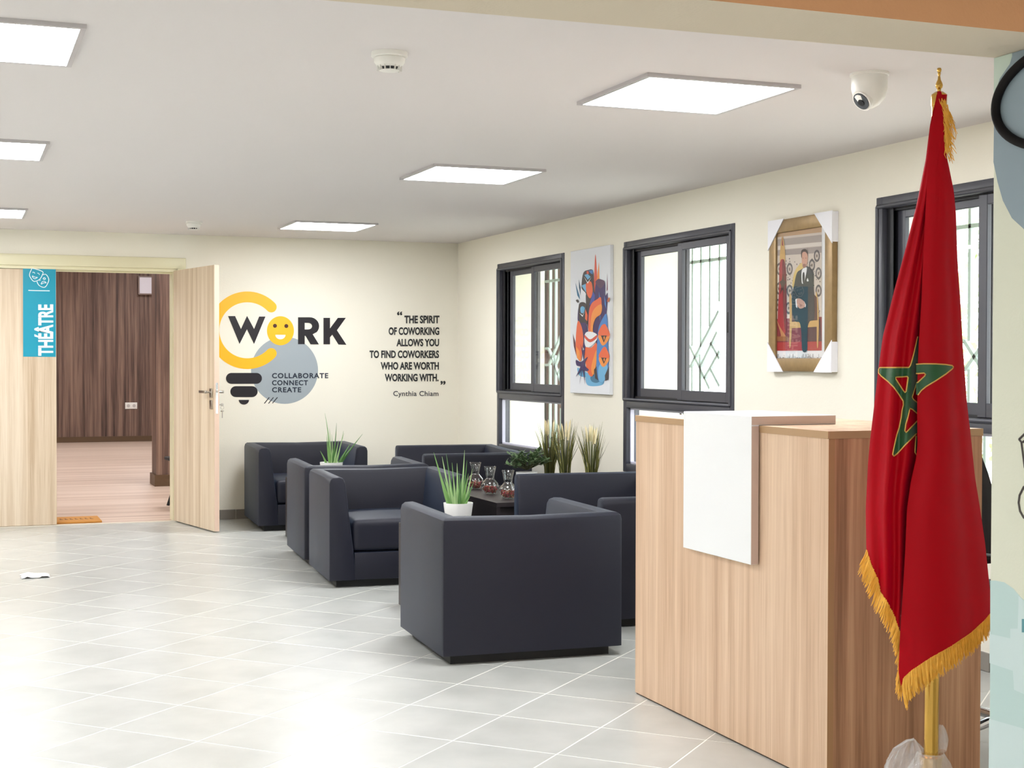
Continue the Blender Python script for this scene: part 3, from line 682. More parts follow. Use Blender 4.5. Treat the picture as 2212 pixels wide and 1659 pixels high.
pol += [(GD, [(190, 540), (197, 380), (212, 300), (232, 380), (236, 540)]), ((150, 40, 50), [(207, 380), (212, 300), (222, 390)]), (RD, [(190, 540), (236, 540), (250, 800), (244, 1180), (180, 1140), (170, 1040), (182, 800)]), (DR, [(212, 560), (236, 545), (250, 800), (242, 1160), (222, 1000)]),
 ((60, 30, 30), [(218, 650), (226, 700), (245, 720), (230, 760), (236, 830), (215, 790), (192, 835), (202, 760), (188, 720), (208, 700)]), ((190, 130, 80), [(160, 1070), (190, 1130), (240, 1210), (262, 1250), (170, 1250), (200, 1210)]), ((150, 90, 40), [(160, 1220), (265, 1220), (268, 1262), (160, 1262)]),
 ((214, 186, 110), [(305, 760), (320, 640), (360, 570), (400, 545), (400, 640), (340, 760)]), (GD, [(275, 850), (295, 850), (302, 1060), (290, 1300), (276, 1300), (280, 1050)]), (GD, [(520, 820), (536, 860), (548, 1060), (542, 1300), (530, 1300), (528, 1060)]), (GD, [(285, 1085), (545, 1070), (548, 1130), (290, 1145)]), ((90, 50, 40), [(300, 860), (345, 880), (330, 1085), (300, 1085)]), ((90, 50, 40), [(500, 830), (530, 860), (535, 1070), (505, 1070)]),
 (SU, [(385, 605), (345, 640), (318, 760), (300, 860), (306, 920), (350, 890), (390, 880), (430, 940), (420, 1000), (500, 1050), (508, 900), (500, 780), (500, 640), (480, 605), (440, 575)]),
 (SU, [(305, 920), (302, 1000), (330, 1080), (372, 1095), (388, 1200), (396, 1350), (440, 1345), (440, 1180), (462, 1085), (505, 1060), (500, 920), (430, 860), (340, 880)]),
 (WH, [(392, 612), (430, 585), (438, 600), (428, 660), (408, 730), (390, 720)]), ((30, 34, 44), [(400, 640), (414, 632), (418, 690), (406, 735), (398, 700)]), (WH, [(436, 700), (446, 682), (455, 712), (440, 716)]),
 (SK, [(390, 500), (396, 440), (420, 425), (442, 445), (446, 510), (436, 570), (412, 590), (396, 565)]), ((60, 44, 40), [(385, 480), (388, 432), (415, 416), (440, 430), (448, 490), (440, 460), (420, 442), (396, 452), (392, 500)]), ((150, 110, 96), [(400, 560), (414, 552), (430, 560), (428, 582), (412, 592), (400, 580)]),
 ((80, 56, 50), [(396, 500), (406, 497), (405, 504)]), ((80, 56, 50), [(424, 497), (436, 499), (426, 504)]), ((170, 90, 84), [(404, 566), (416, 562), (426, 567), (414, 571)]), (WH, [(332, 880), (348, 870), (350, 960), (338, 950)]), (WH, [(412, 895), (430, 930), (425, 955), (408, 930)]),
 (SK, [(345, 880), (375, 872), (412, 900), (420, 945), (380, 965), (352, 940)]), ((170, 118, 100), [(365, 915), (400, 930), (380, 950)])]
prints('photograph', pt, fp, pol, 0, True, .00001)
AR_TXT = 'صاحب الجلالة الملك محمد السادس نصره الله'
def shape_ar(s):
    forms = {'ص': 'FEB9 FEBA FEBB FEBC', 'ا': 'FE8D FE8E 0 0', 'ح': 'FEA1 FEA2 FEA3 FEA4', 'ب': 'FE8F FE90 FE91 FE92', 'ل': 'FEDD FEDE FEDF FEE0', 'ج': 'FE9D FE9E FE9F FEA0', 'ة': 'FE93 FE94 0 0',
             'م': 'FEE1 FEE2 FEE3 FEE4', 'ك': 'FED9 FEDA FEDB FEDC', 'د': 'FEA9 FEAA 0 0', 'س': 'FEB1 FEB2 FEB3 FEB4', 'ن': 'FEE5 FEE6 FEE7 FEE8', 'ر': 'FEAD FEAE 0 0', 'ه': 'FEE9 FEEA FEEB FEEC'}
    out = []
    for wd in s.split(' '):
        prev = False; o = ''; i = 0
        while i < len(wd):
            ch = wd[i]
            if ch == 'ل' and i+1 < len(wd) and wd[i+1] == 'ا': o += chr(0xFEFC if prev else 0xFEFB); prev = False; i += 2; continue
            F_ = [int(h, 16) for h in forms[ch].split()]; nxt = i+1 < len(wd) and F_[2]
            o += chr((F_[3] if nxt else F_[1]) if prev else (F_[2] if nxt else F_[0])); prev = bool(nxt); i += 1
        out.append(o)
    return ' '.join(out)[::-1]
v, f = text_flat(shape_ar(AR_TXT), .006)
part('caption', MB().add([fp(150+(572-150)*a, (1462-(1462-1380)*b), .001) for a, b in v], f), mat('caption_ink', (30, 36, 44), .6), pt, None, True, recalc=False)
part('glass', MB().box((XP+.006, py0+fwid-.002, pz0+fwid-.002), (XP+.0065, py1-fwid+.002, pz1-fwid+.002)), M_pglass, pt, None, True)

# ================================================================ CEILING DEVICES
def detector(x, y, label):
    t = thing('smoke_detector', label, 'smoke detector', (x, y, H-.062), 0, 'smoke detectors')
    part('base_ring', MB().lathe([(.055, .044), (.062, .048), (.062, .062), (0, .062)], 32), M_whitepl, t, 40)
    part('body', MB().lathe([(.036, .012), (.044, .018), (.052, .030), (.054, .042), (.05, .046)], 32), M_whitepl, t, 40)
    part('vent_band', MB().lathe([(.031, .002), (.036, .013), (.034, .014)], 24), M_frame_dk, t)
    fins = MB()
    for k in range(14):
        a = 2*PI*k/14; c, s = math.cos(a), math.sin(a)
        fins.obox(Vector((.037*c, .037*s, .010)), Vector((c, s, 0)), Vector((-s, c, 0)), Vector((0, 0, 1)), .006, .0012, .008)
    part('fins', fins, M_whitepl, t)
    part('cap', MB().lathe([(0, -.002), (.030, 0), (.034, .002), (.03, .005)], 32), M_whitepl, t, 40)
detector(1.36, 4.71, 'round white smoke detector on the ceiling between the large panels')
detector(1.66, 11.0, 'far white smoke detector by the back wall')
t = thing('dome_camera', 'white turret security camera on the ceiling beside the flag', 'security camera', (3.06, 4.42, H-.125))
part('housing', MB().lathe([(.012, .0), (.035, .012), (.056, .038), (.064, .07), (.064, .115), (.069, .116), (.069, .125), (0, .125)], 36), M_whitepl, t, 40)
dirv = Vector((-.78, -.08, -.6)).normalized(); a1_ = dirv.cross(Vector((0, 0, 1))).normalized(); b1_ = dirv.cross(a1_)
def disk(c, r, th, mi=0):
    mb = MB(); mb.tube([c, c+dirv*th], r, 24, mi); return mb
cc = Vector((-.020, -.004, .036))
part('eyeball', disk(cc, .040, .022), M_whitepl, t, 40)
part('lens_face', disk(cc+dirv*.021, .033, .004), mat('camera_face_grey', (70, 74, 78), .25), t, 40)
part('lens', disk(cc+dirv*.024+b1_*.004, .013, .004), M_black, t, 40)

# ================================================================ ARMCHAIRS
PROF = [(.0, .045), (.0, .34), (.0, .615), (.006, .638), (.022, .650), (.06, .652), (.082, .645), (.094, .625), (.120, .42), (.146, .22), (.158, .045)]
def sofa(name, w_, d_, label, loc, rz, seats=1, group='dark navy lounge seats'):
    t = thing(name, label, 'sofa' if seats > 1 else 'armchair', loc, rz, group)
    hw, hd = w_/2, d_/2; rr = .018; n = len(PROF)
    def st_arm(sx, y, inset=0):
        cx = .075; cz = .34; out = []
        for tt, z in PROF:
            if inset: tt = tt + (cx-tt)*inset*1.2; z = z + (cz-z)*inset*.35 if z > .3 else z
            out.append((sx*(hw-tt), y, z))
        return out
    def crown(z, k): return z
    def corner(sx):
        A, B, Cc = [], [], []
        for tt, z in PROF:
            r = max(0, rr-tt)
            A.append((sx*(hw-tt), hd-tt-r, z)); k = r*(1-1/math.sqrt(2))
            B.append((sx*(hw-tt-k), hd-tt-k, z)); Cc.append((sx*(hw-tt-r), hd-tt, z))
        return A, B, Cc
    def sweep(nm, stations, cap0):
        mb = MB(); vs = [p for s_ in stations for p in s_]; fs = []
        for i in range(len(stations)-1):
            for k in range(n):
                k2 = (k+1) % n; fs.append((i*n+k, i*n+k2, (i+1)*n+k2, (i+1)*n+k))
        if cap0: fs.append(tuple(range(n)))
        mb.add(vs, fs); return part(nm, mb, M_fabric, t, 38, weld=True)
    for sx in (-1, 1):
        A, B, Cc = corner(sx)
        sweep('arm', [st_arm(sx, -hd, .10), st_arm(sx, -hd+.004, .03), st_arm(sx, -hd+.014), st_arm(sx, 0), A, B], True)
    AL, BL_, CL = corner(-1); A2, B2, C2 = corner(1)
    sag = [(x, y, z - (.006 if z > .6 else 0)) for (x, y, z) in [((p[0]+q[0])/2, p[1], p[2]) for p, q in zip(CL, C2)]]
    sweep('backrest', [BL_, CL, sag, C2, B2], False)
    part('base_panel', MB().bbox((-hw+.15, -hd+.004, .045), (hw-.15, hd-.12, .205), .006, 2), M_fabric, t, 40)
    part('plinth', MB().box((-hw+.05, -hd+.05, 0), (hw-.05, hd-.05, .05)), M_black, t)
    cw = (w_-.27)/seats
    for k in range(seats):
        x0 = -hw+.135+cw*k
        bm = bmesh.new(); bmesh.ops.create_cube(bm, size=1)
        sx_, sy_, sz_ = cw-.006, d_-.125, .185
        for v_ in bm.verts: v_.co = Vector((v_.co.x*sx_, v_.co.y*sy_, v_.co.z*sz_))
        bmesh.ops.bevel(bm, geom=bm.edges[:], offset=.04, segments=5, profile=.6, affect='EDGES')
        bmesh.ops.subdivide_edges(bm, edges=[e for e in bm.edges if e.calc_length() > .2], cuts=6, use_grid_fill=True)
        for v_ in bm.verts:
            if v_.co.z > .05: v_.co.z += .016*max(0, 1-(2*v_.co.x/sx_)**2)*max(0, 1-(2*v_.co.y/sy_)**2)
        mb = MB().add([(v_.co.x+x0+cw/2, v_.co.y-hd+.006+sy_/2, v_.co.z+.212+sz_/2) for v_ in bm.verts], [[q.index for q in f_.verts] for f_ in bm.faces]); bm.free()
        part('seat_cushion', mb, M_fabric, t, 50)
    return t
AG = 'matching dark navy armchairs'
near = sofa('armchair', .85, .775, 'dark navy armchair seen from behind, in the foreground beside the desk', (2.417, 6.37, 0), PI - math.radians(2.7), 1, AG)
sofa('armchair', .835, .765, 'dark navy armchair facing the camera with its seat visible, behind the foreground aloe', (2.474, 8.644, 0), math.radians(-4.0), 1, AG)
sofa('armchair', .835, .80, 'dark navy armchair facing away, back to back with the one whose seat shows', (2.540, 9.60, 0), PI - math.radians(4.2), 1, AG)
sofa('armchair', .865, .85, 'dark navy armchair in the far left corner against the back wall', (2.643, 11.63, 0), math.radians(-3.0), 1, AG)
SG = 'wider dark navy sofas along the windows'
sofa('sofa', 1.19, .82, 'dark navy sofa in the far corner under the first window', (3.650, 10.645, 0), -PI/2-math.radians(6), 1, SG)
sofa('sofa', 1.66, .88, 'dark navy sofa by the middle window, half hidden by the foreground armchair and desk', (3.520, 7.36, 0), -PI/2-math.radians(5.5), 2, SG)

# ================================================================ TABLES
def cube_table(x0, x1, y0, y1, label, h=.45):
    t = thing('coffee_table', label, 'coffee table', ((x0+x1)/2, (y0+y1)/2, 0), 0, 'dark laminate coffee tables')
    a, b = (x1-x0)/2, (y1-y0)/2
    part('tabletop', MB().bbox((-a, -b, h-.028), (a, b, h), .0015, 1), M_table, t)
    for s in (-1, 1):
        part('side_panel', MB().box((s*a-(.022 if s > 0 else 0), -b, 0), (s*a+(0 if s > 0 else .022), b, h-.028)), M_table, t)
    part('end_panel', MB().box((-a+.022, -b+.02, .03), (a-.022, -b+.04, h-.028)), M_table, t)
    part('end_panel', MB().box((-a+.022, b-.04, .03), (a-.022, b-.02, h-.028)), M_table, t)
    return t
cube_table(2.26, 2.86, 7.02, 7.64, 'dark coffee table holding the aloe, between the two front armchairs')
cube_table(2.33, 2.93, 10.28, 10.90, 'dark coffee table hidden behind the armchairs under the far aloe')
cube_table(3.14, 4.06, 8.47, 9.66, 'long dark coffee table carrying three glass vases and the window plants')

# ================================================================ PLANTS
M_aloe = mat('aloe_leaf', (122, 168, 92), .45, var=.35, vscale=18, bump=.2, bscale=60)
M_aloe3 = mat('aloe_leaf_dark', (86, 132, 70), .45, var=.3, vscale=18)
M_aloe2 = mat('aloe_leaf_pale', (160, 194, 132), .45, var=.25, vscale=18)
def pot(t, r0, r1, h, m=M_clay):
    part('pot', MB().lathe([(r0*.95, 0), (r0, .004), (r1*.99, h-.012), (r1, h), (r1-.006, h), (r1-.01, h-.02)], 36, cap=False).lathe([(0, .0), (r0*.95, 0)], 36, cap=False), m, t, 40)
    part('soil', MB().lathe([(0, h-.022), (r1-.009, h-.022)], 24, cap=False), M_soil, t)
def aloe_leaf(base, tip, wid, bend=.03, seg=9):
    base, tip = Vector(base), Vector(tip); d = tip-base; L = d.length
    side = d.cross(Vector((AF.x, AF.y, 0))).normalized(); side = (Matrix.Rotation(R.uniform(-.6, .6), 3, d.normalized()) @ side)
    toward = d.cross(side).normalized()
    mb = MB(); vs = []; fs = []
    for i in range(seg+1):
        s = i/seg; w_ = wid*.86*(1-s**1.4)*(.75+.25*math.sin(PI*min(1, s*2))) + .0006
        c = base + d*s + toward*(bend*L*math.sin(PI*s)); th = w_*.6
        vs += [c - side*w_, c - toward*th*.2, c + side*w_, c + toward*th]
    for i in range(seg):
        for k in range(4): fs.append((i*4+k, i*4+(k+1) % 4, (i+1)*4+(k+1) % 4, (i+1)*4+k))
    fs += [(3, 2, 1, 0), tuple(seg*4+k for k in range(4))]
    return mb.add(vs, fs)
def cam_xy(dx, dy):   # small offsets: right as seen from the seats' front, away
    return Vector((.934*dx + .357*dy, -.357*dx + .934*dy, 0))
def aloe(label, loc, tips, r, h):
    t = thing('potted_aloe', label, 'potted plant', loc, 0, 'potted aloes')
    pot(t, r*.80, r, h)
    for i, (tx_, tz, w_, dep) in enumerate(tips):
        bx = tx_*.34
        b = cam_xy(max(-r*.6, min(r*.6, bx)), dep*.45) + Vector((0, 0, h-.03)); tp_ = cam_xy(tx_, dep) + Vector((0, 0, h+tz))
        part('leaf', aloe_leaf(b, tp_, w_, R.uniform(-.05, .07)), (M_aloe, M_aloe2, M_aloe3)[i % 3], t, 25)
    return t
k1 = 7.55/FPX
def tp(px_, py_, w_=.010, dep=0): return ((px_-988)*k1, (1087-py_)*k1, w_, dep)
aloe('aloe in a white round pot on the coffee table behind the foreground armchair', (2.50, 7.335, .45),
     [tp(934, 975, .013, -.02), tp(951, 986, .011, .05), tp(961, 978, .010, .01), tp(973, 1000, .009, .06), tp(1002, 970, .012, -.01), tp(1007, 994, .011, .03),
      tp(947, 1020, .012, .0), tp(967, 1015, .012, -.05), tp(990, 1015, .011, -.05), tp(1011, 1021, .011, -.04), tp(1019, 1013, .010, .05), tp(1023, 1040, .013, -.02), tp(1016, 1068, .009, -.06),
      tp(978, 1030, .013, -.08), tp(996, 1030, .012, -.07), tp(955, 1035, .011, .07), tp(985, 1000, .012, .02), tp(1003, 1045, .011, .08)], .079, .128)
k2 = 10.8/FPX
def tq(px_, py_, w_=.010, dep=0): return ((px_-720)*k2, (999-py_)*k2, w_, dep)
aloe('tall-leaved aloe standing behind the two back-to-back armchairs', (2.60, 10.55, .45),
     [tq(706, 893, .010, 0), tq(715, 927, .009, .03), tq(732, 914, .010, -.02), tq(745, 932, .009, .04), tq(749, 935, .008, -.05), tq(787, 938, .012, .02), tq(697, 974, .012, -.03),
      tq(723, 938, .010, -.06), tq(763, 956, .018, -.02), tq(708, 940, .010, .06), tq(738, 950, .012, -.06), tq(729, 955, .013, -.04), tq(715, 955, .013, -.04)], .085, .128)

M_gr1 = mat('grass_blade_dark', (74, 78, 36), .55, var=.35, vscale=12); M_gr2 = mat('grass_blade_light', (136, 132, 70), .55, var=.3, vscale=12)
M_plume = mat('cream_plume', (232, 218, 176), .8, var=.1, vscale=60)
def grass(x, y, label, hgt, seed, lean):
    rg = random.Random(seed)
    t = thing('potted_grass', label, 'potted plant', (x, y, .45), 0, 'artificial grasses by the window')
    pot(t, .045, .06, .09)
    for mname, mt_, n_, lo_, hi in (('blades', M_gr1, 80, .55, .9), ('blades', M_gr2, 34, .75, 1.0)):
        mb = MB()
        for k in range(n_):
            a = rg.uniform(0, 2*PI); r0 = rg.uniform(0, .035); hh = hgt*rg.uniform(lo_, hi); out = rg.uniform(.01, .055) + (.05 if rg.random() < .18 else 0)
            p0 = Vector((r0*math.cos(a), r0*math.sin(a), .07)); dr = Vector((math.cos(a), math.sin(a), 0))
            pts = [p0 + dr*out*(s**1.7)*1.2 + Vector((0, 0, hh*s - (.02*s*s if out > .06 else 0))) for s in (0, .3, .6, .85, 1)]
            sd = Vector((-math.sin(a+1), math.cos(a+1), 0)); ww = [.0022, .0026, .0022, .0013, .0003]
            vs = []
            for p_, w_ in zip(pts, ww): vs += [p_-sd*w_, p_+sd*w_]
            mb.add(vs, [(2*i, 2*i+1, 2*i+3, 2*i+2) for i in range(4)])
        part(mname, mb, mt_, t, kind='stuff', recalc=False)
    for k in range(5):
        a = 2*PI*k/5+rg.uniform(0, 1); r_ = rg.uniform(.015, .035); z0 = hgt*rg.uniform(.62, .74); L = hgt*.25
        mb = MB(); mb.tube([(r_*math.cos(a), r_*math.sin(a), z0+.07), (r_*1.2*math.cos(a), r_*1.2*math.sin(a), z0+.07+L*.3), (r_*1.5*math.cos(a)+lean, r_*1.5*math.sin(a), z0+.07+L*.8), (r_*1.7*math.cos(a)+lean, r_*1.7*math.sin(a), z0+.07+L)], [.006, .0085, .006, .001], 8)
        part('plume', mb, M_plume, t, 60)
grass(3.86, 9.36, 'potted feathery grass farthest left, in front of the window glass', .42, 1, .0)
grass(3.86, 9.075, 'middle potted feathery grass of the three against the window frame', .43, 2, .0)
grass(3.86, 8.645, 'potted feathery grass nearest the camera against the cream wall', .43, 3, .0)
M_suc = mat('succulent_leaf', (96, 122, 82), .4, var=.4, vscale=25)
t = thing('potted_succulent', 'bushy green succulent in a white pot on the vase table', 'potted plant', (3.66, 9.28, .45))
pot(t, .06, .075, .12)
stm = MB(); lf = MB(); rg = random.Random(9)
for k in range(40):
    a = rg.uniform(0, 2*PI); el = rg.uniform(.25, 1.45); L = rg.uniform(.12, .19)
    d = Vector((math.cos(a)*math.cos(el), math.sin(a)*math.cos(el), math.sin(el)*.85)); b = Vector((0, 0, .135)); e_ = b + Vector((d.x*.9, d.y*.9, d.z))*L
    stm.tube([b, b+d*L*.5+Vector((0, 0, .01)), e_], [.004, .003, .002], 5)
    for j in range(9):
        s = rg.uniform(.45, 1.05); c = b.lerp(e_, s); la = rg.uniform(0, 2*PI)
        ld = (d*.6 + Vector((math.cos(la), math.sin(la), rg.uniform(-.3, .6)))).normalized(); sd = ld.cross(Vector((0, 0, 1))).normalized(); nn = sd.cross(ld)
        l = rg.uniform(.036, .054); w_ = l*.27
        lf.add([c, c+ld*l*.45-sd*w_, c+ld*l*.45+nn*.003, c+ld*l*.45+sd*w_, c+ld*l, c+ld*l*.45-nn*.003], [(0, 1, 2), (0, 2, 3), (1, 4, 2), (2, 4, 3), (0, 5, 1), (0, 3, 5), (1, 5, 4), (3, 4, 5)])
part('stems', stm, mat('succulent_stem', (96, 98, 70), .6), t, kind='stuff'); part('leaves', lf, M_suc, t, 30, kind='stuff', recalc=False)

# ================================================================ VASES
gv = glass('clear_glass', (.965, .975, .97), 2.2, .02)
M_pot = [mat('potpourri_red', (150, 34, 44), .7), mat('potpourri_brown', (112, 68, 48), .8), mat('potpourri_tan', (170, 120, 88), .8)]
vp = [(.0, .0), (.022, .0), (.030, .003), (.046, .018), (.056, .042), (.057, .055), (.052, .074), (.038, .092), (.0285, .102), (.026, .110), (.028, .125), (.033, .150), (.040, .182)]
for vx, vy, lab in ((3.335, 9.42, 'glass vase farthest from the camera, partly behind the aloe tips'), (3.30, 9.03, 'middle glass bulb vase of potpourri on the dark table'), (3.295, 8.68, 'nearest glass vase of potpourri, cut off by the sofa arm')):
    t = thing('glass_vase', lab, 'vase', (vx, vy, .4505), 0, 'bulb vases with potpourri')
    inner = [(max(0, r-.0022), z+(.006 if z < .02 else 0)) for r, z in vp][::-1]
    part('body', MB().lathe(vp + [(.0395, .184), (.038, .183)] + inner[1:-1] + [(0, .006)], 40, cap=False), gv, t, 60)
    pm = MB(); rg = random.Random(int(vy*100))
    for k in range(110):
        rr_ = .045*math.sqrt(rg.random()); a = rg.uniform(0, 2*PI); z = rg.uniform(.014, .052); lim = .044 if z > .03 else .036
        rr_ = min(rr_, lim); c = Vector((rr_*math.cos(a), rr_*math.sin(a), z)); s = rg.uniform(.004, .008)
        ax = Vector((rg.uniform(-1, 1), rg.uniform(-1, 1), rg.uniform(-1, 1))).normalized(); ay = ax.orthogonal().normalized(); az = ax.cross(ay)
        pm.obox(c, ax, ay, az, s, s*.7, s*.3, rg.choice((0, 0, 1, 1, 2)))
    o = part('potpourri', pm, M_pot, None, None, True); o.location += Vector((vx, vy, .4505)) 
    tag(o, 'red and brown potpourri inside the ' + ('far' if vy > 9.2 else 'middle' if vy > 8.9 else 'near') + ' glass vase', 'potpourri', 'potpourri fillings', 'stuff')

# ================================================================ RECEPTION DESK
dk = thing('reception_desk', 'tall light oak reception desk with a white wrap-over panel', 'desk', (2.546, 5.26, 0))
# local: y runs towards the camera is -y ; front face at x=0 facing -x
DL, DH, DW = 1.377, 1.12, .587
part('front_panel', MB().box((0, -DL, .006), (.022, 0, DH-.024)), M_desk, dk)
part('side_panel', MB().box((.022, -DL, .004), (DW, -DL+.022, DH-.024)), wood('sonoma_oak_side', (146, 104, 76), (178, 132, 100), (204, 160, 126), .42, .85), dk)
part('side_panel', MB().box((.022, -.022, .004), (DW, 0, DH-.024)), M_desk, dk)
part('top_panel', MB().box((-.002, -DL-.002, DH-.0235), (DW+.002, .002, DH)), M_desk, dk)
part('edge_band', MB().box((-.0035, -DL-.002, DH-.0235), (-.0021, .002, DH-.0005)).box((.0, -DL-.0035, DH-.0235), (DW, -DL-.0021, DH-.0005)), M_desk_edge, dk)
part('worktop', MB().box((DW-.34, -DL+.022, .72), (DW-.005, -.022, .745)), M_desk, dk)
part('corner_edge', MB().box((.0, -DL-.0012, .006), (.022, -DL-.0002, DH-.024)), mat('corner_edge_band', (170, 128, 88), .5), dk)
part('kick_strip', MB().box((.004, -DL+.004, 0), (.018, -.004, .006)), mat('dark_gap_strip', (60, 46, 30), .7), dk)
wy0, wy1 = -.962, -.472
wp = MB().bbox((-.034, wy0, .648), (-.0045, wy1, 1.152), .001, 1)
part('hanging_panel', wp, M_white, dk)
part('wrap_over_top', MB().bbox((-.0045, wy0, DH+.0005), (.30, wy1, 1.152), .001, 1), M_white, dk)
eb = MB().box((-.033, wy0-.0012, .649), (-.0055, wy0-.0002, 1.118)).box((-.033, wy0-.0012, 1.1225), (.299, wy0-.0002, 1.151))
part('edge_band', eb, mat('blush_edge_band', (206, 184, 172), .5), dk, label='pinkish beige edge band of the white panel')

# ---- office chair behind the desk
oc = thing('office_chair', 'black office chair with chrome star base, glimpsed behind the desk and pillar', 'office chair', (3.44, 4.07, 0), math.radians(25))
ba = MB()
for k in range(5):
    a = 2*PI*k/5+.3; ba.tube([(0, 0, .09), (.14*math.cos(a), .14*math.sin(a), .10), (.27*math.cos(a), .27*math.sin(a), .07)], [.022, .018, .012], 8)
part('star_base', ba, M_chrome, oc, 50)
for k in range(5):
    a = 2*PI*k/5+.3; c = Vector((.27*math.cos(a), .27*math.sin(a), .03)); d = Vector((-math.sin(a), math.cos(a), 0))
    part('caster', MB().tube([c-d*.022, c-d*.004], .03, 14).tube([c+d*.004, c+d*.022], .03, 14).tube([c, c+Vector((0, 0, .045))], .008, 8), M_black, oc, 50)
part('gas_column', MB().lathe([(.028, .08), (.028, .30), (.016, .30), (.016, .44), (.05, .445), (.05, .46)], 20), M_chrome, oc, 40)
part('seat', MB().bbox((-.24, -.24, .46), (.24, .24, .54), .035, 4), mat('black_mesh_fabric', (26, 22, 26), .8), oc, 50)
bk = MB(); rows = 9; cols = 9; vs = []; fs = []
for i in range(rows+1):
    for j in range(cols+1):
        u_, v_ = j/cols*2-1, i/rows
        hwid = .22*(1-.25*max(0, v_-.7)/.3) if v_ > .7 else .22
        vs.append((u_*hwid, .24-.05*u_*u_+.06*v_, .60+.42*v_))
for i in range(rows):
    for j in range(cols): fs.append((i*(cols+1)+j, i*(cols+1)+j+1, (i+1)*(cols+1)+j+1, (i+1)*(cols+1)+j))
bo = part('backrest', bk.add(vs, fs), MATS['black_mesh_fabric'], oc, 60); md = bo.modifiers.new('t', 'SOLIDIFY'); md.thickness = .035
part('back_support', MB().tube([(0, .1, .47), (0, .27, .50), (0, .29, .75)], .016, 8), M_chrome, oc, 50)
for s in (-1, 1): part('armrest', MB().tube([(s*.25, .1, .50), (s*.29, .1, .52), (s*.29, .1, .68)], .013, 8).bbox((s*.29-.03, -.12, .68), (s*.29+.03, .14, .70), .008, 2), M_black, oc, 40)

# ================================================================ FLAG ON ITS STAND
D0 = 4.15                                   # distance of the pole along the view axis
def F3(x, y, w_=0.0): return CAM + ray(x, y)*(D0-w_)
pb = F3(2011, 1640); pb.z = 0; ptp = F3(2028.5, 207)
fs_ = thing('flag_stand', 'polished brass flagpole stand beside the desk, its base wrapped in clear plastic', 'flag stand', (pb.x, pb.y, 0))
ax_ = (ptp - Vector((pb.x, pb.y, .20)))
pole_at = lambda z: Vector((pb.x, pb.y, .2)) + ax_*((z-.2)/ax_.z)
part('pole', MB().tube([pole_at(.18), pole_at(1.2), pole_at(ptp.z)], .0205, 28), M_brass, fs_, 40, True)
pc = pole_at(ptp.z)
part('pole_cap', MB().lathe([(0, .012), (.012, .011), (.021, .004), (.0222, -.002), (.0222, -.03), (.0205, -.031)], 28, c=pc), M_brass, fs_, 40, True)
part('finial', MB().lathe([(.0, .070), (.005, .069), (.0065, .064), (.005, .058), (.0036, .056), (.0046, .053), (.0036, .050), (.003, .046), (.0045, .036), (.009, .026), (.0105, .020), (.009, .013), (.005, .009), (.006, .006), (.004, .002), (.004, 0)][::-1], 24, c=pc+Vector((0, 0, .010))), M_brass, fs_, 50, True)
part('base_flange', MB().lathe([(.17, 0), (.17, .012), (.155, .03), (.10, .075), (.055, .12), (.034, .155), (.030, .19), (.033, .205), (.033, .212), (.021, .214)], 48, c=(pb.x, pb.y, 0)), M_brass, fs_, 40, True)
M_film = bpy.data.materials.new('clear_plastic_film'); M_film.use_nodes = True; t_ = M_film.node_tree; t_.nodes.clear()
o_ = t_.nodes.new('ShaderNodeOutputMaterial'); m1 = t_.nodes.new('ShaderNodeMixShader'); m1.inputs[0].default_value = .30
tr = t_.nodes.new('ShaderNodeBsdfTransparent'); pr_ = t_.nodes.new('ShaderNodeBsdfPrincipled'); pr_.inputs['Base Color'].default_value = (.85, .85, .86, 1); pr_.inputs['Roughness'].default_value = .18; pr_.inputs['Specular IOR Level'].default_value = 1.0
tcx = t_.nodes.new('ShaderNodeTexCoord'); nn_ = t_.nodes.new('ShaderNodeTexNoise'); nn_.inputs['Scale'].default_value = 22; nn_.inputs['Detail'].default_value = 3; nn_.inputs['Distortion'].default_value = 1.5
bp_ = t_.nodes.new('ShaderNodeBump'); bp_.inputs['Strength'].default_value = .9; bp_.inputs['Distance'].default_value = .01
t_.links.new(tcx.outputs['Object'], nn_.inputs[0]); t_.links.new(nn_.outputs[0], bp_.inputs['Height']); t_.links.new(bp_.outputs[0], pr_.inputs['Normal'])
t_.links.new(tr.outputs[0], m1.inputs[1]); t_.links.new(pr_.outputs[0], m1.inputs[2]); t_.links.new(m1.outputs[0], o_.inputs[0])
def film(name, center, prof, amp, seed, parent, n=72, sub=5, lean=Vector((0, 0, 0))):
    vs = []; fs = []; P = []
    for (r0, z0), (r1, z1) in zip(prof, prof[1:]):
        for k in range(sub): s = k/sub; P.append((r0+(r1-r0)*s, z0+(z1-z0)*s))
    P.append(prof[-1])
    for i, (r_, z) in enumerate(P):
        for k in range(n):
            a = 2*PI*k/n; q = Vector((math.cos(a)*3, math.sin(a)*3, z*12+seed))
            e = noise.noise(q)*.6 + abs(noise.noise(q*2.3))*.7 + (.35*math.sin(a*11+seed+z*9))*.5
            rr_ = r_*(1+amp*e); vs.append(Vector(center) + Vector((rr_*math.cos(a), rr_*math.sin(a), max(.001-center[2], z+amp*.02*e))) + lean*(i/len(P)))
    for i in range(len(P)-1):
        for k in range(n): fs.append((i*n+k, i*n+(k+1) % n, (i+1)*n+(k+1) % n, (i+1)*n+k))
    return part(name, MB().add(vs, fs), M_film, parent, 30, True)
pw = thing('plastic_wrapping', 'crumpled clear plastic wrapping around the brass flag base', 'plastic wrap', (pb.x, pb.y, 0))
film('skirt', (pb.x, pb.y, 0), [(.19, .004), (.185, .03), (.15, .07), (.10, .125), (.065, .165), (.042, .205), (.034, .222)], .16, 3.1, pw)
lc = F3(1952, 1640, -.05)
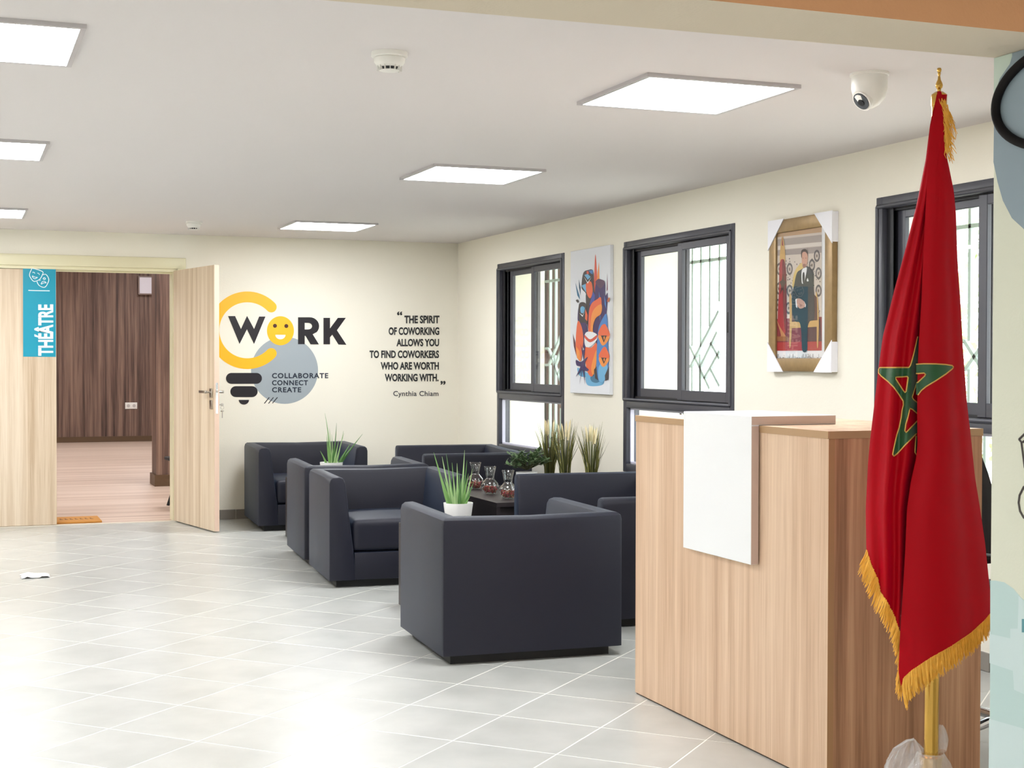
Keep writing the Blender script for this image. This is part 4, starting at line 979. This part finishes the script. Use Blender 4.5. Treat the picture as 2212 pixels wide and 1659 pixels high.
film('loose_fold', (lc.x, lc.y, lc.z-.10), [(.045, 0), (.055, .04), (.05, .09), (.04, .125), (.012, .15), (.0, .152)], .35, 8.7, pw, 40, 4, lean=cam_xy(.03, 0)+Vector((0, 0, .005)))
tc2 = F3(2028, 1600, -.03)
film('loose_fold', (tc2.x, tc2.y, tc2.z-.03), [(.02, 0), (.025, .03), (.018, .06), (.008, .075)], .4, 2.2, pw, 24, 3)

fg = thing('flag', 'crimson flag with a gold-edged green star and gold fringe draped on the pole', 'flag', (pb.x, pb.y, .5))
XL = [(200, 2024), (222, 2020), (245, 2014), (270, 2009), (341, 2000), (437, 1981), (534, 1957), (630, 1931), (727, 1907), (800, 1897), (900, 1885.5), (950, 1879.5), (1000, 1875), (1100, 1870), (1190, 1871.5), (1500, 1876)]
LE = [(1189, 1872), (1221, 1881.7), (1256, 1897), (1278, 1901), (1301.6, 1916), (1332, 1931.6), (1364.5, 1942.5), (1420, 1950), (1470, 1975)]
XF = [(200, 2025), (245, 2017), (279, 2011), (326, 2006), (438, 2000), (558, 1994), (655, 1990), (727, 1985.5), (800, 1982), (896, 1981), (960, 1982), (990, 1979), (1043, 1967), (1101, 1959), (1197, 1955), (1294, 1949.4), (1366, 1944.6), (1400, 1943), (1451, 1941), (1500, 1949)]
XR = [(197, 2033), (217, 2038), (260, 2041), (339, 2045), (356, 2049), (413, 2060.5), (462, 2065), (558, 2068), (655, 2075), (751, 2080), (872, 2089), (932, 2096), (1029, 2106), (1091, 2116), (1173, 2128), (1260, 2137), (1310, 2143), (1500, 2150)]
RE = [(1941, 1478), (1949, 1484), (1953, 1467), (1968.5, 1452), (2012, 1423), (2055, 1399), (2098.8, 1369), (2127, 1343), (2137, 1328), (2150, 1312)]
def Wm(y): return (interp(XR, y)-interp(XL, y))/FPX*D0
def lobeL(x, y):   # depth of the left lobe at a picture position
    a, b = interp(XL, y), interp(XF, y)+22; s = max(0, min(1, (x-a)/max(1, b-a))); W = Wm(y)
    fold = .5+.5*math.cos((s-.36-.05*math.sin(y/170))*2*PI/.33)
    return .026 + W*(.13*math.sin(PI*min(1, s*1.05))**.7 + .095*fold*min(1, (y-200)/300)*math.sin(PI*s) - .10*max(0, (s-.62)/.38)**1.5 - .05) + .004*math.sin(y/61+s*5)
def lobeR(x, y):
    a, b = interp(XF, y), interp(XR, y); s = max(0, min(1, (x-a)/max(1, b-a))); W = Wm(y)
    return .034 + W*(.02 + .23*math.sin(PI*min(1, (s*.86+.10)))**.75 - .16*s - .03*math.exp(-((s-.78)/.1)**2)*min(1, max(0, (y-330)/250))) + .003*math.sin(y/83+s*4)
M_red = mat('crimson_velvet', (170, 0, 18), .5, sheen=.3, sheen_tint=(255, 10, 90), bump=.1, bscale=1200, spec=.12)
M_grn = mat('green_satin', (2, 76, 34), .4, sheen=.3, bump=.1, bscale=700); M_gold = mat('gold_cord', (222, 178, 92), .45, .2)
M_frg = mat('gold_fringe', (240, 178, 66), .5, .1, var=.2, vscale=60)
def sheet(xa, xb, edge, depth, ncol, nrow, y0):
    vs = []
    for j in range(ncol+1):
        s = j/ncol; y = y0; yb = None
        X = lambda yy: interp(xa, yy) + (xb(yy)-interp(xa, yy))*s
        while y < 1500:
            if edge(X(y), y): break
            y += 1
        for i in range(nrow+1):
            t_ = i/nrow; yy = y0+(y-y0)*t_; x = X(yy); vs.append(F3(x, yy, depth(x, yy)))
    return vs, [(j*(nrow+1)+i, j*(nrow+1)+i+1, (j+1)*(nrow+1)+i+1, (j+1)*(nrow+1)+i) for j in range(ncol) for i in range(nrow)]
cl = MB()
cl.add(*sheet(XL, lambda y: interp(XF, y)+22, lambda x, y: y > 1189 and x <= interp(LE, y), lobeL, 40, 90, 204))
cl.add(*sheet(XF, lambda y: interp(XR, y), lambda x, y: y > 1290 and y >= interp(RE, x), lobeR, 40, 90, 197))
# the cloth carries on round the back of the pole
vs = []; nc, nr = 30, 60
for j in range(nc+1):
    s = j/nc
    for i in range(nr+1):
        y = 330+(1330-330)*i/nr; a, b = interp(XL, y)+1.5, interp(XR, y)-.6; W = Wm(y); x = b+(a-b)*s
        wl, wr = lobeL(a, y), lobeR(b, y)
        vs.append(F3(x, min(y, 1180+150*(1-s)), wr+(wl-wr)*s - (.05+.22*W)*math.sin(PI*s) - .012*math.sin(s*17)*math.sin(PI*s)))
cl.add(vs, [(j*(nr+1)+i, j*(nr+1)+i+1, (j+1)*(nr+1)+i+1, (j+1)*(nr+1)+i) for j in range(nc) for i in range(nr)])
part('cloth', cl, M_red, fg, 180, True, recalc=False)
# collar of cloth gathered over the top of the pole
# star applique
def sp(x, y): return (1870+x/6.914, 760+y/6.914)
SL_out = [(800, -228), (776, -228), (722, 10), (690, 130), (668, 205), (645, 234), (215, 235), (195, 262), (195, 315), (230, 360), (330, 440), (420, 530), (500, 640), (560, 735), (565, 790), (545, 870), (530, 990), (500, 1130), (465, 1240), (430, 1390), (402, 1530), (422, 1558), (470, 1522), (600, 1380), (755, 1225), (815, 1165)]
SL_h = [[(447, 380), (620, 368), (634, 385), (605, 590), (587, 607), (560, 575), (450, 405)], [(812, 420), (765, 455), (730, 560), (695, 675), (712, 708), (775, 762), (812, 790)], [(660, 843), (700, 860), (765, 915), (812, 950), (812, 985), (765, 1040), (605, 1205), (585, 1180), (600, 1080), (630, 980)]]
SR_out = [(752, 185), (860, 178), (1050, 180), (1200, 190), (1290, 205), (1308, 225), (1296, 252), (1200, 330), (1050, 430), (900, 520), (830, 578), (782, 645), (752, 640), (752, 470), (772, 462), (820, 420), (880, 362), (893, 335), (872, 316), (752, 326)]
TIP = [(752, 1255), (738, 1450), (736, 1500), (776, 1562), (800, 1560), (800, 1262)]
def applique(loops, depth, mb):
    L = [[Vector((*sp(*p), 0)) for p in l] for l in loops]; tri = tessellate_polygon(L); pts = [p for l in L for p in l]
    bm = bmesh.new(); V = [bm.verts.new(p) for p in pts]
    for t__ in tri:
        try: bm.faces.new([V[i] for i in t__])
        except ValueError: pass
    for _ in range(4): 
        es = [e for e in bm.edges if e.calc_length() > 5]
        if es: bmesh.ops.subdivide_edges(bm, edges=es, cuts=1, use_grid_fill=False); bmesh.ops.triangulate(bm, faces=bm.faces[:])
    bm.verts.index_update()
    mb.add([F3(v_.co.x, v_.co.y, depth(v_.co.x, v_.co.y)+.0022) for v_ in bm.verts], [[q.index for q in f_.verts] for f_ in bm.faces]); bm.free()
gm = MB(); applique([SL_out]+SL_h, lobeL, gm); applique([SR_out], lobeR, gm); applique([TIP], lobeL, gm)
part('star', gm, M_grn, fg, 60, True, recalc=False)
cm = MB()
def cord(pts, depth, closed=False):
    P = []
    Q = [Vector((*sp(*p), 0)) for p in pts]
    if closed: Q.append(Q[0])
    for a, b in zip(Q, Q[1:]):
        m = max(1, int((b-a).length/3)); P += [a.lerp(b, i/m) for i in range(m)]
    P.append(Q[-1])
    if closed: P = P[:-1]
    cm.tube([F3(p.x, p.y, depth(p.x, p.y)+.0028) for p in P], .0019, 6, closed=closed)
cord(SL_out[1:-1], lobeL); cord(SL_h[0], lobeL, True); cord(SL_h[1][1:-1], lobeL); cord(SL_h[2], lobeL, True)
cord(SR_out[:12], lobeR); cord(SR_out[14:], lobeR); cord(TIP[:4], lobeL)
part('star_cord', cm, M_gold, fg, 60, True)
# fringes
def fringe(edge, depth, n, length, lean, curl, seed, rad=.0017, jit=5):
    rg = random.Random(seed); mb = MB(); L = [0]
    E_ = [Vector((*p, 0)) for p in edge]
    for a, b in zip(E_, E_[1:]): L.append(L[-1]+(b-a).length)
    for k in range(n):
        s = L[-1]*(k+rg.random()*.8)/n; i = max(j for j in range(len(L)) if L[j] <= s); i = min(i, len(E_)-2)
        p = E_[i].lerp(E_[i+1], (s-L[i])/max(.01, L[i+1]-L[i])); ln_ = length(s/L[-1])*rg.uniform(.78, 1.12); lx = lean(s/L[-1])*ln_ + rg.uniform(-jit, jit)
        c1 = rg.uniform(-curl, curl); wd = depth(p.x, p.y); dw = rg.uniform(-.006, .008)
        pts = [F3(p.x + lx*t__ + c1*math.sin(t__*4+k), p.y - 2 + ln_*t__, wd+.001+dw*t__) for t__ in (0, .25, .5, .75, 1)]
        mb.tube(pts, [rad, rad, rad, rad*.9, rad*.5], 3)
    return mb
band = [(x, y) for y, x in LE[:8]]
part('fringe', fringe(band + [(1944, 1450), (1949, 1484)], lambda x, y: lobeL(x, y)+.002, 300, lambda s: 40-8*s, lambda s: -.42+.25*s, 2.0, 5), M_frg, fg, None, True, 'gold thread fringe along the left hem', 'stuff', recalc=False)
part('fringe', fringe([(1949, 1482), (1953, 1466), (1968.5, 1451), (2012, 1422), (2055, 1398), (2098.8, 1368), (2127, 1342), (2142, 1324)], lambda x, y: lobeR(x, y), 420, lambda s: 52-14*s, lambda s: .05+.12*(1-s), 1.6, 6), M_frg, fg, None, True, 'gold thread fringe along the lower right hem', 'stuff', recalc=False)
part('fringe', fringe([(2035, 214), (2041, 240), (2042, 262), (2044, 285), (2046, 310)], lambda x, y: lobeR(x, y), 95, lambda s: 52-8*s, lambda s: .36-.26*s, 9.0, 7, rad=.0015, jit=10), M_frg, fg, None, True, 'tangled gold fringe at the top of the pole', 'stuff', recalc=False)

# ================================================================ SMALL THINGS AND THEATRE ITEMS
mt_ = thing('doormat', 'orange-brown doormat with faded dark lettering on the theatre threshold', 'doormat', (.94, 12.50, 0))
part('mat', MB().bbox((-.20, -.20, 0), (.17, .21, .016), .004, 2), mat('orange_coir', (196, 138, 66), .9, bump=.6, bscale=500), mt_, 40)
mk = MB()
for k in range(7): mk.box((-.15+k*.04, -.04, .0162), (-.125+k*.04, -.015, .0168)); mk.box((-.15+k*.04, .015, .0162), (-.135+k*.04, .05, .0168))
part('faded_print', mk, mat('faded_mat_print', (108, 70, 40), .9), mt_)
sk = thing('wall_socket', 'white double wall socket on the dark wood theatre wall', 'socket', (2.65, 24.25, .53))
part('plate', MB().bbox((-.095, -.012, 0), (.095, 0, .105), .004, 2), M_whitepl, sk, 40)
for s in (-1, 1): part('outlet', MB().tube([(s*.045, -.0125, .052), (s*.045, -.014, .052)], .026, 16).bbox((s*.045-.016, -.0155, .044), (s*.045+.016, -.0128, .060), .001, 1), mat('socket_grey', (196, 190, 186), .5), sk, 40)
bx = thing('wall_light_box', 'white wall-mounted light box high on the theatre wall', 'wall light', (2.912, 24.25, 2.385))
part('housing', MB().bbox((-.155, -.10, 0), (.20, 0, .30), .008, 2), mat('lightbox_housing', (150, 134, 130), .5), bx, 40)
part('diffuser', MB().bbox((-.135, -.108, .02), (.18, -.10, .28), .003, 1), mat('lightbox_diffuser', (226, 222, 232), .3), bx, 40)
fc_ = thing('folding_chair', 'black folding chair leaning just inside the theatre doorway, mostly hidden by the door', 'folding chair', (1.99, 13.35, 0), math.radians(8))
for s in (-1, 1):
    part('leg', MB().tube([(-.16, s*.2, .0), (-.02, s*.2, .42), (.12, s*.2, .84)], .014, 10), M_black, fc_, 50)
    part('leg', MB().tube([(.22, s*.17, .0), (.02, s*.17, .44)], .014, 10), M_black, fc_, 50)
part('seat', MB().bbox((-.2, -.18, .42), (.16, .18, .455), .012, 3), M_black, fc_, 50)
part('backrest', MB().bbox((.07, -.2, .64), (.095, .2, .84), .01, 3), M_black, fc_, 50)
part('crossbar', MB().tube([(-.13, -.2, .09), (-.13, .2, .09)], .010, 8).tube([(.19, -.17, .09), (.19, .17, .09)], .010, 8), M_black, fc_, 50)
sc2 = MB(); rg = random.Random(5); n_ = 9; vs = []
for i in range(n_):
    for j in range(n_):
        x, y = (i/(n_-1)-.5)*.17, (j/(n_-1)-.5)*.20; vs.append((x+rg.uniform(-.008, .008), y+rg.uniform(-.008, .008), .004+abs(noise.noise(Vector((x*40, y*40, 2))))*.035*(1-abs(2*i/(n_-1)-1)**2)))
sc2.add([(.446+x, 9.40+y, z) for x, y, z in vs], [(i*n_+j, i*n_+j+1, (i+1)*n_+j+1, (i+1)*n_+j) for i in range(n_-1) for j in range(n_-1)])
scr = part('plastic_scrap', sc2, mat('white_film_scrap', (245, 246, 248), .15, spec=1.0), None, None, True)
tag(scr, 'small crumpled scrap of shiny white film on the floor tiles', 'litter')
# shrubs beyond the near window
M_leaf = mat('sunlit_leaf', (170, 196, 130), .6, var=.3, vscale=3)
def shrub(x, y, hgt, rad, seed, label):
    rg = random.Random(seed); t = thing('garden_shrub', label, 'shrub', (x, y, -.3), 0, 'shrubs outside the near window')
    part('trunk', MB().tube([(0, 0, 0), (.02, .03, hgt*.3), (0, .06, hgt*.6)], [.05, .035, .02], 8), mat('bark', (130, 110, 90), .9), t, 50)
    mb = MB()
    for k in range(1600):
        d = Vector((rg.gauss(0, 1), rg.gauss(0, 1), rg.gauss(0, 1))).normalized()*rad*rg.random()**.4; c = Vector((d.x, d.y, hgt*.62+d.z*hgt*.45/rad))
        a = Vector((rg.uniform(-1, 1), rg.uniform(-1, 1), rg.uniform(-1, 1))).normalized(); b = a.orthogonal().normalized(); s = rg.uniform(.04, .08)
        mb.add([c-a*s, c+b*s*.4, c+a*s, c-b*s*.4], [(0, 1, 2, 3)])
    part('foliage', mb, M_leaf, t, kind='stuff', recalc=False)
shrub(6.6, 9.6, 3.2, 1.0, 1, 'sunlit pale green tree outside, seen through the near window left of the flag')
shrub(8.9, 10.4, 2.8, .9, 2, 'sunlit pale green tree outside, seen through the near window beside the pillar')

# every top-level thing outside the list gets no category: tidy the unlabelled setting empties
for o in bpy.data.objects:
    if o.parent is None and o.type != 'CAMERA' and o.name.startswith(('window_', 'door_')) and 'label' not in o.keys() and not o.name.startswith('window_grille'):
        o['kind'] = 'structure'
